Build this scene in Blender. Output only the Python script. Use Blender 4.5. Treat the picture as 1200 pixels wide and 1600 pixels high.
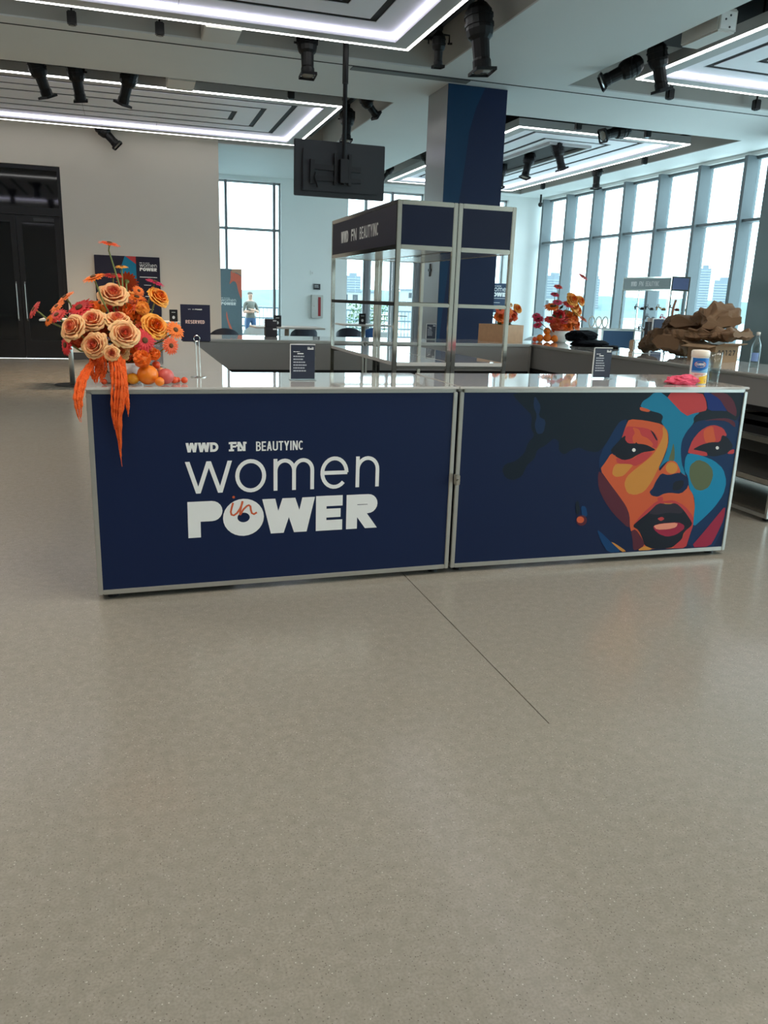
import bpy, bmesh, math, random
from mathutils import Vector, Matrix, noise, Quaternion
random.seed(7)
for o in list(bpy.data.objects): bpy.data.objects.remove(o)
S = bpy.context.scene
C = S.collection
PI = math.pi
def R(d): return math.radians(d)
def lin(c):
    return tuple((x/12.92 if x <= .04045 else ((x+.055)/1.055)**2.4) for x in c[:3])
def rgb(r, g, b): return lin((r/255, g/255, b/255))

# ---------------------------------------------------------------- camera
PITCH, ROLL, YAW = 0.26003, 0.03369, 0.30979      # fitted from the photograph's vanishing points
fwd = Vector((math.sin(YAW)*math.cos(PITCH), math.cos(YAW)*math.cos(PITCH), -math.sin(PITCH)))
rgt0 = Vector((math.cos(YAW), -math.sin(YAW), 0)); up0 = rgt0.cross(fwd)
rgt = rgt0*math.cos(ROLL)+up0*math.sin(ROLL); up = up0*math.cos(ROLL)-rgt0*math.sin(ROLL)
cam = bpy.data.cameras.new('camera'); cam.sensor_fit = 'VERTICAL'; cam.sensor_height = 36; cam.lens = 1250.43/1600*36
cam.clip_start = .05; cam.clip_end = 8000
camo = bpy.data.objects.new('camera', cam); C.objects.link(camo)
camo.matrix_world = Matrix(((rgt.x, up.x, -fwd.x, 0), (rgt.y, up.y, -fwd.y, 0), (rgt.z, up.z, -fwd.z, 1.52), (0, 0, 0, 1)))
S.camera = camo

# ---------------------------------------------------------------- world: bright even overcast sky
W = bpy.data.worlds.new('sky'); S.world = W; W.use_nodes = True
nt = W.node_tree; bg = nt.nodes['Background']
tc = nt.nodes.new('ShaderNodeTexCoord'); sx = nt.nodes.new('ShaderNodeSeparateXYZ'); cr = nt.nodes.new('ShaderNodeValToRGB')
nt.links.new(tc.outputs['Generated'], sx.inputs[0]); nt.links.new(sx.outputs['Z'], cr.inputs[0]); nt.links.new(cr.outputs[0], bg.inputs['Color'])
cr.color_ramp.elements[0].position = 0; cr.color_ramp.elements[0].color = (.86, .97, 1, 1)
cr.color_ramp.elements[1].position = .9; cr.color_ramp.elements[1].color = (.80, .93, 1, 1)
SKY = 5.6
bg.inputs['Strength'].default_value = SKY
LED = 7.0          # outer light lines of the ceiling rafts
COVE = 4.6         # violet-white cove lines inside the rafts
S.view_settings.view_transform = 'Standard'; S.view_settings.look = 'None'
S.view_settings.exposure = 0.2; S.view_settings.gamma = 1; S.view_settings.use_curve_mapping = False

# ---------------------------------------------------------------- materials
MATS = {}
def mat(name, col, rough=.5, metal=0, var=.06, scale=18, bump=0, coat=0, spec=.5, emit=None, alpha=None, trans=0, sheen=0, sss=0):
    if name in MATS: return MATS[name]
    m = bpy.data.materials.new(name); m.use_nodes = True; n = m.node_tree; p = n.nodes['Principled BSDF']
    p.inputs['Roughness'].default_value = rough; p.inputs['Metallic'].default_value = metal
    p.inputs['Specular IOR Level'].default_value = spec
    if coat: p.inputs['Coat Weight'].default_value = coat; p.inputs['Coat Roughness'].default_value = .03
    if trans: p.inputs['Transmission Weight'].default_value = trans
    t = n.nodes.new('ShaderNodeTexCoord'); no = n.nodes.new('ShaderNodeTexNoise'); no.inputs['Scale'].default_value = scale
    n.links.new(t.outputs['Object'], no.inputs['Vector'])
    mx = n.nodes.new('ShaderNodeMix'); mx.data_type = 'RGBA'
    mx.inputs[6].default_value = tuple(c*(1-var) for c in col)+(1,); mx.inputs[7].default_value = tuple(min(1, c*(1+var)) for c in col)+(1,)
    n.links.new(no.outputs['Fac'], mx.inputs[0]); n.links.new(mx.outputs[2], p.inputs['Base Color'])
    if bump:
        b = n.nodes.new('ShaderNodeBump'); b.inputs['Strength'].default_value = bump; b.inputs['Distance'].default_value = .01
        n.links.new(no.outputs['Fac'], b.inputs['Height']); n.links.new(b.outputs[0], p.inputs['Normal'])
    if emit: p.inputs['Emission Color'].default_value = tuple(emit[0])+(1,); p.inputs['Emission Strength'].default_value = emit[1]
    MATS[name] = m; return m
def glass_pane(name, tint, gl=.06, rough=0):
    if name in MATS: return MATS[name]
    m = bpy.data.materials.new(name); m.use_nodes = True; n = m.node_tree
    for x in list(n.nodes):
        if x.type != 'OUTPUT_MATERIAL': n.nodes.remove(x)
    out = [x for x in n.nodes if x.type == 'OUTPUT_MATERIAL'][0]
    tr = n.nodes.new('ShaderNodeBsdfTransparent'); tr.inputs[0].default_value = tuple(tint)+(1,)
    g = n.nodes.new('ShaderNodeBsdfGlossy'); g.inputs['Roughness'].default_value = rough
    lw = n.nodes.new('ShaderNodeLayerWeight'); lw.inputs[0].default_value = .5
    pw_ = n.nodes.new('ShaderNodeMath'); pw_.operation = 'POWER'; pw_.inputs[1].default_value = 5; n.links.new(lw.outputs['Facing'], pw_.inputs[0])
    f = n.nodes.new('ShaderNodeMapRange'); f.inputs[3].default_value = .035; f.inputs[4].default_value = 1; n.links.new(pw_.outputs[0], f.inputs[0])
    mx = n.nodes.new('ShaderNodeMixShader'); n.links.new(f.outputs[0], mx.inputs[0]); n.links.new(tr.outputs[0], mx.inputs[1]); n.links.new(g.outputs[0], mx.inputs[2])
    n.links.new(mx.outputs[0], out.inputs[0]); MATS[name] = m; return m

def floor_mat():
    m = bpy.data.materials.new('polished_concrete'); m.use_nodes = True; n = m.node_tree; p = n.nodes['Principled BSDF']
    t = n.nodes.new('ShaderNodeNewGeometry')
    def noi(s, d=4):
        x = n.nodes.new('ShaderNodeTexNoise'); x.inputs['Scale'].default_value = s; x.inputs['Detail'].default_value = d; n.links.new(t.outputs['Position'], x.inputs['Vector']); return x
    def mixc(f, a, b):
        x = n.nodes.new('ShaderNodeMix'); x.data_type = 'RGBA'
        n.links.new(f, x.inputs[0])
        if isinstance(a, tuple): x.inputs[6].default_value = a+(1,)
        else: n.links.new(a, x.inputs[6])
        if isinstance(b, tuple): x.inputs[7].default_value = b+(1,)
        else: n.links.new(b, x.inputs[7])
        return x.outputs[2]
    def ramp(o, a, b):
        x = n.nodes.new('ShaderNodeMapRange'); x.inputs[1].default_value = a; x.inputs[2].default_value = b; n.links.new(o, x.inputs[0]); return x.outputs[0]
    big = noi(.55, 3); mid = noi(5, 5); fine = noi(140, 2)
    c = mixc(ramp(big.outputs[0], .15, .85), rgb(149, 142, 128), rgb(166, 158, 146))
    c = mixc(ramp(mid.outputs[0], .1, .95), c, rgb(150, 146, 138))
    mot = noi(26, 6); c = mixc(ramp(mot.outputs[0], .3, .75), c, rgb(138, 134, 122)); c = mixc(ramp(fine.outputs[0], .4, .7), c, rgb(136, 131, 119))
    v = n.nodes.new('ShaderNodeTexVoronoi'); v.inputs['Scale'].default_value = 170; n.links.new(t.outputs['Position'], v.inputs['Vector'])
    sp = n.nodes.new('ShaderNodeSeparateColor'); n.links.new(v.outputs['Color'], sp.inputs[0])
    near = n.nodes.new('ShaderNodeMath'); near.operation = 'LESS_THAN'; near.inputs[1].default_value = .30; n.links.new(v.outputs['Distance'], near.inputs[0])
    def spk(o, thr):
        a = n.nodes.new('ShaderNodeMath'); a.operation = 'GREATER_THAN'; a.inputs[1].default_value = thr; n.links.new(o, a.inputs[0])
        b = n.nodes.new('ShaderNodeMath'); b.operation = 'MULTIPLY'; n.links.new(a.outputs[0], b.inputs[0]); n.links.new(near.outputs[0], b.inputs[1]); return b.outputs[0]
    c = mixc(spk(sp.outputs[0], .86), c, rgb(112, 106, 96))
    c = mixc(spk(sp.outputs[1], .975), c, rgb(190, 185, 172))
    n.links.new(c, p.inputs['Base Color'])
    rr = n.nodes.new('ShaderNodeMapRange'); rr.inputs[3].default_value = .15; rr.inputs[4].default_value = .27; n.links.new(mid.outputs[0], rr.inputs[0]); n.links.new(rr.outputs[0], p.inputs['Roughness'])
    p.inputs['Specular IOR Level'].default_value = .45
    bmp = n.nodes.new('ShaderNodeBump'); bmp.inputs['Strength'].default_value = .01; bmp.inputs['Distance'].default_value = .01; n.links.new(mid.outputs[0], bmp.inputs['Height']); n.links.new(bmp.outputs[0], p.inputs['Normal'])
    return m
M = dict(
    floor=floor_mat(),
    joint=mat('joint_dark', rgb(50, 47, 43), .9),
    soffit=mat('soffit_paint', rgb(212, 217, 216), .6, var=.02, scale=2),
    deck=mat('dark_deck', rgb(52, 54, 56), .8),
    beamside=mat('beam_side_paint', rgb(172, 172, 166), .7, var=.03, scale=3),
    wall=mat('white_wall_paint', rgb(216, 208, 195), .65, var=.015, scale=1.5),
    wallcool=mat('pale_wall_paint', rgb(236, 240, 238), .6, var=.015, scale=1.5),
    basebd=mat('dark_baseboard', rgb(62, 63, 66), .5),
    mull=mat('grey_mullion', rgb(104, 114, 118), .5, var=.03),
    darkmull=mat('dark_mullion', rgb(112, 112, 116), .45),  # lightened grey, window glare put into the colour
    mullb=mat('glare_mullion', rgb(150, 156, 158), .45),  # back window frames, made paler with the glare put into the colour
    railgrey=mat('railing_grey', rgb(92, 108, 116), .5),
    glass=glass_pane('window_glass', (.87, .96, .98)),
    clear=glass_pane('clear_acrylic', (.95, .97, .97)),
    blackgl=mat('black_glass', rgb(9, 11, 16), .04, spec=.6, var=.1),
    blackfr=mat('black_frame', rgb(18, 19, 22), .35),
    steel=mat('brushed_steel', rgb(200, 198, 192), .2, metal=1, var=.04, scale=30),
    chrome=mat('polished_steel', rgb(215, 213, 206), .09, metal=1, var=.03, scale=20),
    alu=mat('satin_aluminium', rgb(196, 196, 190), .34, metal=.85, var=.04, scale=25),
    navy=mat('navy_print', rgb(14, 31, 66), .5, var=.04, scale=2, spec=.25),
    navydk=mat('navy_dark_print', rgb(33, 32, 52), .45, var=.05, scale=2, spec=.3),
    navyhd=mat('navy_header_print', rgb(11, 24, 50), .5, var=.05, scale=2, spec=.25),
    navycol=mat('navy_column_print', rgb(17, 32, 66), .5, var=.05, scale=2, spec=.25),
    top=mat('gloss_counter_top', rgb(205, 203, 198), .035, spec=.75, var=.02, scale=3, coat=.5),
    greyp=mat('grey_panel', rgb(140, 138, 135), .45, var=.04, scale=3),
    white=mat('white_print', rgb(236, 238, 236), .55, var=.02),
    black=mat('black_plastic', rgb(20, 21, 23), .42, var=.1),
    blackm=mat('black_matte_metal', rgb(13, 13, 14), .5, var=.15, scale=40, spec=.3),
    tv=mat('television_back', rgb(46, 47, 50), .55, var=.05),
    led=mat('led_white', (1, 1, 1), .5, emit=((1, .985, .96), LED)),
    cove=mat('cove_violet_white', (1, 1, 1), .5, emit=((.80, .78, 1), COVE)),
    raft=mat('raft_white', rgb(232, 235, 240), .55, var=.015, scale=2),
    rim=mat('raft_rim_grey', rgb(176, 176, 174), .5, var=.02),
    slot=mat('slot_black', rgb(14, 15, 17), .7),
    whitebox=mat('white_box_paint', rgb(205, 204, 198), .5, var=.03),
)

# ---------------------------------------------------------------- mesh helpers
class MB:
    def __init__(s): s.v = []; s.f = []
    def add(s, vs, fs):
        b = len(s.v); s.v += [tuple(v) for v in vs]; s.f += [tuple(i+b for i in f) for f in fs]; return s
    def box(s, x0, x1, y0, y1, z0, z1):
        return s.add([(x0, y0, z0), (x1, y0, z0), (x1, y1, z0), (x0, y1, z0), (x0, y0, z1), (x1, y0, z1), (x1, y1, z1), (x0, y1, z1)],
                     [(0, 3, 2, 1), (4, 5, 6, 7), (0, 1, 5, 4), (1, 2, 6, 5), (2, 3, 7, 6), (3, 0, 4, 7)])
    def bbox(s, x0, x1, y0, y1, z0, z1, r=.004):      # box with chamfered edges
        bm = bmesh.new(); bmesh.ops.create_cube(bm, size=1)
        for v in bm.verts: v.co = Vector(((x0+x1)/2+v.co.x*(x1-x0), (y0+y1)/2+v.co.y*(y1-y0), (z0+z1)/2+v.co.z*(z1-z0)))
        bmesh.ops.bevel(bm, geom=bm.edges[:], offset=r, segments=2, affect='EDGES')
        return s.bm(bm)
    def bm(s, bm):
        bm.verts.index_update(); s.add([v.co[:] for v in bm.verts], [[v.index for v in f.verts] for f in bm.faces]); bm.free(); return s
    def frame(s, d):
        d = Vector(d).normalized(); a = Vector((0, 0, 1)) if abs(d.z) < .95 else Vector((1, 0, 0)); u = a.cross(d).normalized(); return u, d.cross(u), d
    def lathe(s, prof, o=(0, 0, 0), d=(0, 0, 1), n=16, cap=True):
        u, w, d = s.frame(d); o = Vector(o); vs = []
        for r, h in prof:
            for i in range(n):
                a = 2*PI*i/n; vs.append(o+d*h+u*(r*math.cos(a))+w*(r*math.sin(a)))
        fs = []
        for k in range(len(prof)-1):
            for i in range(n):
                j = (i+1) % n; fs.append((k*n+i, k*n+j, (k+1)*n+j, (k+1)*n+i))
        if cap: fs.append(tuple(range(n-1, -1, -1))); fs.append(tuple((len(prof)-1)*n+i for i in range(n)))
        return s.add(vs, fs)
    def cyl(s, a, b, r, n=10, r2=None):
        a = Vector(a); b = Vector(b); return s.lathe([(r, 0), (r if r2 is None else r2, (b-a).length)], a, b-a, n)
    def bar(s, a, b, w, h=None):
        h = h or w; a = Vector(a); b = Vector(b); u, v, d = s.frame(b-a); vs = []
        for p in (a, b):
            for i, j in ((-1, -1), (1, -1), (1, 1), (-1, 1)): vs.append(p+u*(i*w/2)+v*(j*h/2))
        return s.add(vs, [(0, 3, 2, 1), (4, 5, 6, 7), (0, 1, 5, 4), (1, 2, 6, 5), (2, 3, 7, 6), (3, 0, 4, 7)])
    def tube(s, pts, r, n=6):
        pts = [Vector(p) for p in pts]; rs = r if isinstance(r, (list, tuple)) else [r]*len(pts); vs = []; pu = None
        for i, p in enumerate(pts):
            d = (pts[min(i+1, len(pts)-1)]-pts[max(i-1, 0)])
            if d.length < 1e-9: d = Vector((0, 0, 1))
            d.normalize()
            if pu is None: u, w, _ = s.frame(d)
            else:
                u = (pu-d*pu.dot(d)); u = u.normalized() if u.length > 1e-6 else s.frame(d)[0]; w = d.cross(u)
            pu = u
            for k in range(n): a = 2*PI*k/n; vs.append(p+u*(rs[i]*math.cos(a))+w*(rs[i]*math.sin(a)))
        fs = []
        for i in range(len(pts)-1):
            for k in range(n): j = (k+1) % n; fs.append((i*n+k, i*n+j, (i+1)*n+j, (i+1)*n+k))
        fs.append(tuple(range(n-1, -1, -1))); fs.append(tuple((len(pts)-1)*n+k for k in range(n)))
        return s.add(vs, fs)
    def sphere(s, c, r, nu=14, nv=8, sc=(1, 1, 1)):
        c = Vector(c); vs = [c+Vector((0, 0, -r*sc[2]))]
        for j in range(1, nv):
            t = -PI/2+PI*j/nv
            for i in range(nu): a = 2*PI*i/nu; vs.append(c+Vector((r*math.cos(t)*math.cos(a)*sc[0], r*math.cos(t)*math.sin(a)*sc[1], r*math.sin(t)*sc[2])))
        vs.append(c+Vector((0, 0, r*sc[2]))); fs = []
        for i in range(nu): fs.append((0, 1+(i+1) % nu, 1+i))
        for j in range(nv-2):
            for i in range(nu): k = (i+1) % nu; fs.append((1+j*nu+i, 1+j*nu+k, 1+(j+1)*nu+k, 1+(j+1)*nu+i))
        L = len(vs)-1
        for i in range(nu): fs.append((L, 1+(nv-2)*nu+i, 1+(nv-2)*nu+(i+1) % nu))
        return s.add(vs, fs)
    def prism(s, poly, y0, y1):       # polygon in XZ, extruded along Y
        n = len(poly); vs = [(x, y0, z) for x, z in poly]+[(x, y1, z) for x, z in poly]
        return s.add(vs, [tuple(range(n)), tuple(range(2*n-1, n-1, -1))]+[(i, (i+1) % n, n+(i+1) % n, n+i)[::-1] for i in range(n)])
    def build(s, name, m, parent=None, smooth=False, loc=None):
        me = bpy.data.meshes.new(name); me.from_pydata(s.v, [], s.f); me.update()
        if isinstance(m, str): m = M[m]
        me.materials.append(m)
        if smooth:
            for p in me.polygons: p.use_smooth = True
        o = bpy.data.objects.new(name, me); C.objects.link(o)
        if parent is not None: o.parent = parent
        if loc is not None: o.location = loc
        return o
def thing(name, label, cat, loc=(0, 0, 0), rz=0, group=None, kind=None):
    o = bpy.data.objects.new(name, None); C.objects.link(o); o.location = loc; o.rotation_euler = (0, 0, rz); o.empty_display_size = .1
    tag(o, label, cat, group, kind); return o
def tag(o, label=None, cat=None, group=None, kind=None):
    if label: o['label'] = label
    if cat: o['category'] = cat
    if group: o['group'] = group
    if kind: o['kind'] = kind
    return o
def struct(o): o['kind'] = 'structure'; return o
def dup(root, loc, rz=None, label=None, group=None, sc=None):
    r = root.copy(); C.objects.link(r); r.location = loc
    if rz is not None: r.rotation_euler = (0, 0, rz)
    if sc: r.scale = (sc,)*3
    if label: r['label'] = label
    if group: r['group'] = group
    for ch in list(root.children):
        c = ch.copy(); C.objects.link(c); c.parent = r
        for g in ch.children:
            d = g.copy(); C.objects.link(d); d.parent = c
    return r
def piece(src, name, parent, loc):     # another piece sharing mesh data
    o = bpy.data.objects.new(name, src.data); C.objects.link(o); o.parent = parent; o.location = loc; return o

# ---------------------------------------------------------------- lettering as flat print geometry
def rect(x0, x1, y0, y1): return [(x0, y0), (x1, y0), (x1, y1), (x0, y1)]
def para(xa, ya, xb, yb, t): return [(xa-t/2, ya), (xa+t/2, ya), (xb+t/2, yb), (xb-t/2, yb)]
def ring(cx, cy, rx, ry, a0, a1, s, n=20):
    out = []; k = max(3, int(n*abs(a1-a0)/360))
    for i in range(k):
        p = []
        for a, q in ((i, 0), (i+1, 0), (i+1, 1), (i, 1)):
            t = R(a0+(a1-a0)*a/k); p.append((cx+(rx-s*q)*math.cos(t), cy+(ry-s*q)*math.sin(t)))
        out.append(p)
    return out
def stroke(pts, w):
    out = []; n = len(pts); L = []; Rr = []
    for i, p in enumerate(pts):
        a = Vector(pts[max(0, i-1)]); b = Vector(pts[min(n-1, i+1)]); d = (b-a).normalized(); nrm = Vector((-d.y, d.x))*w/2
        L.append((p[0]+nrm.x, p[1]+nrm.y)); Rr.append((p[0]-nrm.x, p[1]-nrm.y))
    for i in range(n-1): out.append([L[i], L[i+1], Rr[i+1], Rr[i]])
    return out
def glyph(c, w, s):
    """polygons of letter c in a box w wide and 1 high with stroke s"""
    m = w/2; P = []
    if c == 'I': P = [rect(m-s/2, m+s/2, 0, 1)]
    elif c == 'L': P = [rect(0, s, 0, 1), rect(s, w, 0, s)]
    elif c in 'EF':
        P = [rect(0, s, 0, 1), rect(s, w, 1-s, 1), rect(s, w*.93, .5-s*.42, .5+s*.42)]
        if c == 'E': P.append(rect(s, w, 0, s))
    elif c == 'T': P = [rect(m-s/2, m+s/2, 0, 1-s), rect(0, w, 1-s, 1)]
    elif c in 'NH':
        P = [rect(0, s, 0, 1), rect(w-s, w, 0, 1)]
        P.append(para(s*.6, 1, w-s*.6, 0, s*1.15) if c == 'N' else rect(s, w-s, .5-s/2, .5+s/2))
    elif c == 'V': P = [para(s*.55, 1, m, 0, s*1.1), para(w-s*.55, 1, m, 0, s*1.1)]
    elif c == 'A': P = [para(m, 1, s*.55, 0, s*1.1), para(m, 1, w-s*.55, 0, s*1.1), rect(w*.24, w*.76, .22, .22+s*.85)]
    elif c == 'Y': P = [para(s*.55, 1, m, .42, s*1.1), para(w-s*.55, 1, m, .42, s*1.1), rect(m-s/2, m+s/2, 0, .44)]
    elif c == 'X': P = [para(s*.55, 1, w-s*.55, 0, s*1.2), para(w-s*.55, 1, s*.55, 0, s*1.2)]
    elif c in 'Ww':
        t = s*1.1; q = w*.255; h = 1
        P = [para(t/2, h, q+t*.1, 0, t), para(m, h, q+t*.1, 0, t), para(m, h, w-q-t*.1, 0, t), para(w-t/2, h, w-q-t*.1, 0, t)]
    elif c in 'Oo0': P = ring(m, .5, m, .5, 0, 360, s, 28)
    elif c == 'C': P = ring(m, .5, m, .5, 45, 315, s, 24)
    elif c == 'D': P = [rect(0, s, 0, 1)]+[rect(s, w*.45, 1-s, 1), rect(s, w*.45, 0, s)]+ring(w*.45, .5, w*.55, .5, -90, 90, s, 24)
    elif c in 'PRB':
        h = .56 if c != 'B' else .52; r = h/2; x = w-r if c != 'B' else w*.96-r; x = max(x, s)
        P = [rect(0, s, 0, 1), rect(s, x, 1-s*.9, 1), rect(s, x, 1-h, 1-h+s*.8)]+ring(x, 1-r, min(r, w-x), r, -90, 90, s*.95, 20)
        if c == 'R': P.append(para(w*.45, 1-h+.02, w-s*.55, 0, s*1.12))
        if c == 'B': P += [rect(s, w-r, 0, s*.9)]+ring(w-r, (1-h+s*.8)/2, r, (1-h+s*.8)/2, -90, 90, s*.95, 20)
    elif c == 'S': P = ring(m, 1-.27, m, .27, 25, 270, s, 18)+ring(m, .27+s*.02, m, .27+s*.25, -155, 90, s, 18)
    elif c == 'U': P = [rect(0, s, m*.9, 1), rect(w-s, w, m*.9, 1)]+ring(m, m*.9, m, m*.9, 180, 360, s, 24)
    elif c in 'nm':
        k = 1 if c == 'n' else 2; aw = (w-s)/k+s; ry = min(.62, aw*.55); P = [rect(0, s, 0, 1)]
        for i in range(k):
            x0 = i*(aw-s); P += ring(x0+aw/2, 1-ry, aw/2, ry, 0, 180, s, 28); P.append(rect(x0+aw-s, x0+aw, 0, 1-ry))
            P.append(rect(x0, x0+s, 1-ry-.02, 1-ry*.55))
    elif c == 'e': P = ring(m, .5, m, .5, 0, 318, s, 28)+[rect(s*.6, w-s*.3, .5-s/2, .5+s/2)]
    elif c == '1': P = [rect(m-s/2, m+s/2, 0, 1), rect(m-s*1.4, m, 1-s, 1)]
    elif c == '2': P = ring(m, .7, m, .3, -10, 170, s, 14)+[para(w-s*.6, .62, s*.6, s*.6, s*1.1), rect(0, w, 0, s)]
    elif c == '7': P = [rect(0, w, 1-s, 1), para(w-s*.6, 1, w*.35, 0, s*1.1)]
    return P
RELW = dict(I=.35, W=1.35, w=1.3, m=1.35, M=1.3, E=.78, F=.74, T=.85, L=.72, S=.85, B=.88)
def text2d(t, x0, x1, y0, y1, s=.18, gap=.14, asp=1.0):
    """fit the word t into the rectangle; s = stroke as a share of height"""
    ws = [RELW.get(c, .95 if c not in 'e1' else .9)*asp if c != ' ' else .5*asp for c in t]; tot = sum(ws)+gap*(len(t)-1)
    k = (x1-x0)/tot; h = y1-y0; x = x0; out = []
    for c, w in zip(t, ws):
        if c != ' ':
            sx = s*h/k      # stroke in glyph units stays even after the horizontal fit
            for p in glyph(c, w*k/h, s): out.append([(x+a*h, y0+b*h) for a, b in p])
        x += (w+gap)*k
    return out
def shp(polys, dx=0, dy=0, sc=1): return [[(x*sc+dx, y*sc+dy) for x, y in p] for p in polys]
def smooth_poly(p, it=1):
    for _ in range(it):
        q = []
        for i in range(len(p)):
            a = p[i]; b = p[(i+1) % len(p)]; q += [(a[0]*.8+b[0]*.2, a[1]*.8+b[1]*.2), (a[0]*.2+b[0]*.8, a[1]*.2+b[1]*.8)]
        p = q
    return p
def ellipse(cx, cy, rx, ry, n=20): return [(cx+rx*math.cos(2*PI*i/n), cy+ry*math.sin(2*PI*i/n)) for i in range(n)]
def prnt(name, polys, m, parent, y=0.0, t=.0008):
    """flat print on a panel whose face looks to -Y: polygons in XZ, proud by t"""
    b = MB()
    for i, p in enumerate(polys): b.add([(x, y-t-(i % 40)*8e-6, z) for x, z in p], [tuple(range(len(p)))])
    o = b.build(name, m, parent); return o
# ================================================================ THE PLACE
ZC = 4.68; ZD = 5.4                     # soffit and deck heights
XW = 12.4; YB = 23.8; YL = 19.2         # window wall, back wall, door wall
XL = -9.0; YR = -9.0
# ---------------------------------------------------------------- floor (slabs with a saw-cut joint)
fl = struct(MB().box(XL, XW+.3, YR, YB+.3, -.25, -.012).build('floor', 'joint'))
for x0, x1, y0, y1 in ((XL, 1.438, 2.38, YB+.3), (1.443, XW+.3, 2.38, YB+.3), (XL, XW+.3, YR, 2.38)):
    MB().box(x0, x1, y0, y1, -.012, 0).build('floor_slab', 'floor', fl)
# ---------------------------------------------------------------- ceiling with coffers
COF = [(-5.6, 4.39, 2.5, 11.8), (6.42, 11.42, 2.5, 11.8), (-5.6, 4.39, 13.93, YL), (6.42, 11.42, 13.93, 23.3), (-5.6, 4.39, -8.4, .4), (6.42, 11.42, -8.4, .4)]
ce = struct(MB().box(XL, XW+.3, YR, YB+.3, ZD, ZD+.15).build('ceiling', 'deck'))
xs = [XL, -5.6, 4.39, 6.42, 11.42, XW+.3]; ysx = [YR, -8.4, .4, 2.5, 11.8, 13.93, YL, 23.3, YB+.3]
for i in range(5):
    for j in range(8):
        x0, x1, y0, y1 = xs[i], xs[i+1], ysx[j], ysx[j+1]
        if any(x0 >= c[0]-.01 and x1 <= c[1]+.01 and y0 >= c[2]-.01 and y1 <= c[3]+.01 for c in COF): continue
        b = MB().box(x0, x1, y0, y1, ZC, ZC+.02); b.build('soffit_panel', 'soffit', ce)
        sd = MB()
        for cx0, cx1, cy0, cy1 in COF:      # coffer cheeks
            if x1 == cx0 and not (y1 <= cy0 or y0 >= cy1): sd.box(x1-.02, x1, max(y0, cy0), min(y1, cy1), ZC+.02, ZD)
            if x0 == cx1 and not (y1 <= cy0 or y0 >= cy1): sd.box(x0, x0+.02, max(y0, cy0), min(y1, cy1), ZC+.02, ZD)
            if y1 == cy0 and not (x1 <= cx0 or x0 >= cx1): sd.box(max(x0, cx0), min(x1, cx1), y1-.02, y1, ZC+.02, ZD)
            if y0 == cy1 and not (x1 <= cx0 or x0 >= cx1): sd.box(max(x0, cx0), min(x1, cx1), y0, y0+.02, ZC+.02, ZD)
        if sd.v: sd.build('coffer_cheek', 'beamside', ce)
# fine reveal joint running along the beams between the coffers
MB().box(-9, 12.4, 12.09, 12.115, ZC-.006, ZC).build('reveal_joint', 'slot', ce)
MB().box(3.2, 5.0, 12.13, 12.30, ZC-.012, ZC).build('air_slot', mat('slot_grey', rgb(96, 100, 100), .6), ce)
# ---------------------------------------------------------------- light rafts in the coffers
def raft(x0, x1, y0, y1, label, hole=None):
    t = thing('ceiling_light_raft', label, 'ceiling light', ((x0+x1)/2, (y0+y1)/2, ZC), 0, 'light rafts hung in the ceiling coffers')
    a, b = (x1-x0)/2, (y1-y0)/2; rw = .26
    def loop(bd, A, B, w, z0, z1):
        bd.box(-A, A, -B, -B+w, z0, z1); bd.box(-A, A, B-w, B, z0, z1); bd.box(-A, -A+w, -B+w, B-w, z0, z1); bd.box(A-w, A, -B+w, B-w, z0, z1); return bd
    loop(MB(), a-.045, b-.045, rw-.045, 0, .15).build('rim', 'rim', t)
    loop(MB(), a, b, .045, -.004, .012).build('light_line', 'led', t)
    loop(MB(), a, b, .045, .012, .15).build('outer_rim', 'rim', t)
    loop(MB(), a-rw, b-rw, .03, .035, .075).build('cove_light', 'cove', t)
    MB().box(-a+.28, a-.28, -b+.28, b-.28, .094, .12).build('backing_board', 'slot', t)
    # boards in rings, dark slots between them
    A, B = a-rw-.005, b-rw-.005; pitch = .47; gap = .10; k = 0
    while True:
        w = pitch-gap
        if A < .12 or B < .12: break
        w = min(w, A, B)
        if hole and A-w < hole[0]+.1: w = A-hole[0]
        def run(p0, p1, q0, q1, alongx):
            L = p1-p0; n = max(1, round(L/3.0)); st = L/n
            for i in range(n):
                u0, u1 = p0+i*st+(.006 if i else 0), p0+(i+1)*st
                bb = MB().box(u0, u1, q0, q1, .08, .09) if alongx else MB().box(q0, q1, u0, u1, .08, .09)
                bb.build('ceiling_board', 'raft', t)
        run(-A, A, -B, -B+w, True); run(-A, A, B-w, B, True)
        if B-w > w*.2 and B > w+.02:
            run(-B+w, B-w, -A, -A+w, False); run(-B+w, B-w, A-w, A, False)
        if hole and abs(A-w-hole[0]) < .001: hole = (A-w, B-w); break
        A -= pitch; B -= pitch; k += 1
    if hole:
        loop(MB(), hole[0]+.06, hole[1]+.06, .06, .03, .16).build('opening_trim', 'rim', t)
        MB().box(-.02, .02, -hole[1], hole[1], .1, .14).build('track', 'blackm', t)
    for hx in (-a*.6, a*.6):
        for hy in (-b*.6, b*.6): MB().cyl((hx, hy, .12), (hx, hy, ZD-ZC), .012, 6).build('hanger_rod', 'blackm', t)
    return t
raft(-4.9, 3.68, 3.2, 11.13, 'large light raft overhead, cut off by the top edge of the photo')
raft(7.12, 10.82, 3.2, 11.08, 'light raft at top right above the white ceiling speaker')
raft(-4.9, 3.68, 14.63, 18.62, 'light raft with long dark slots above the white wall and black door')
raft(7.07, 10.84, 14.7, 22.75, 'light raft near the tall windows with spotlights hung in its middle opening', hole=(.43, 2.5))
raft(-4.9, 3.68, -7.7, -.3, 'light raft over the left part of the hall behind the viewer')
raft(7.12, 10.82, -7.7, -.3, 'light raft over the right part of the hall behind the viewer')
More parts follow.
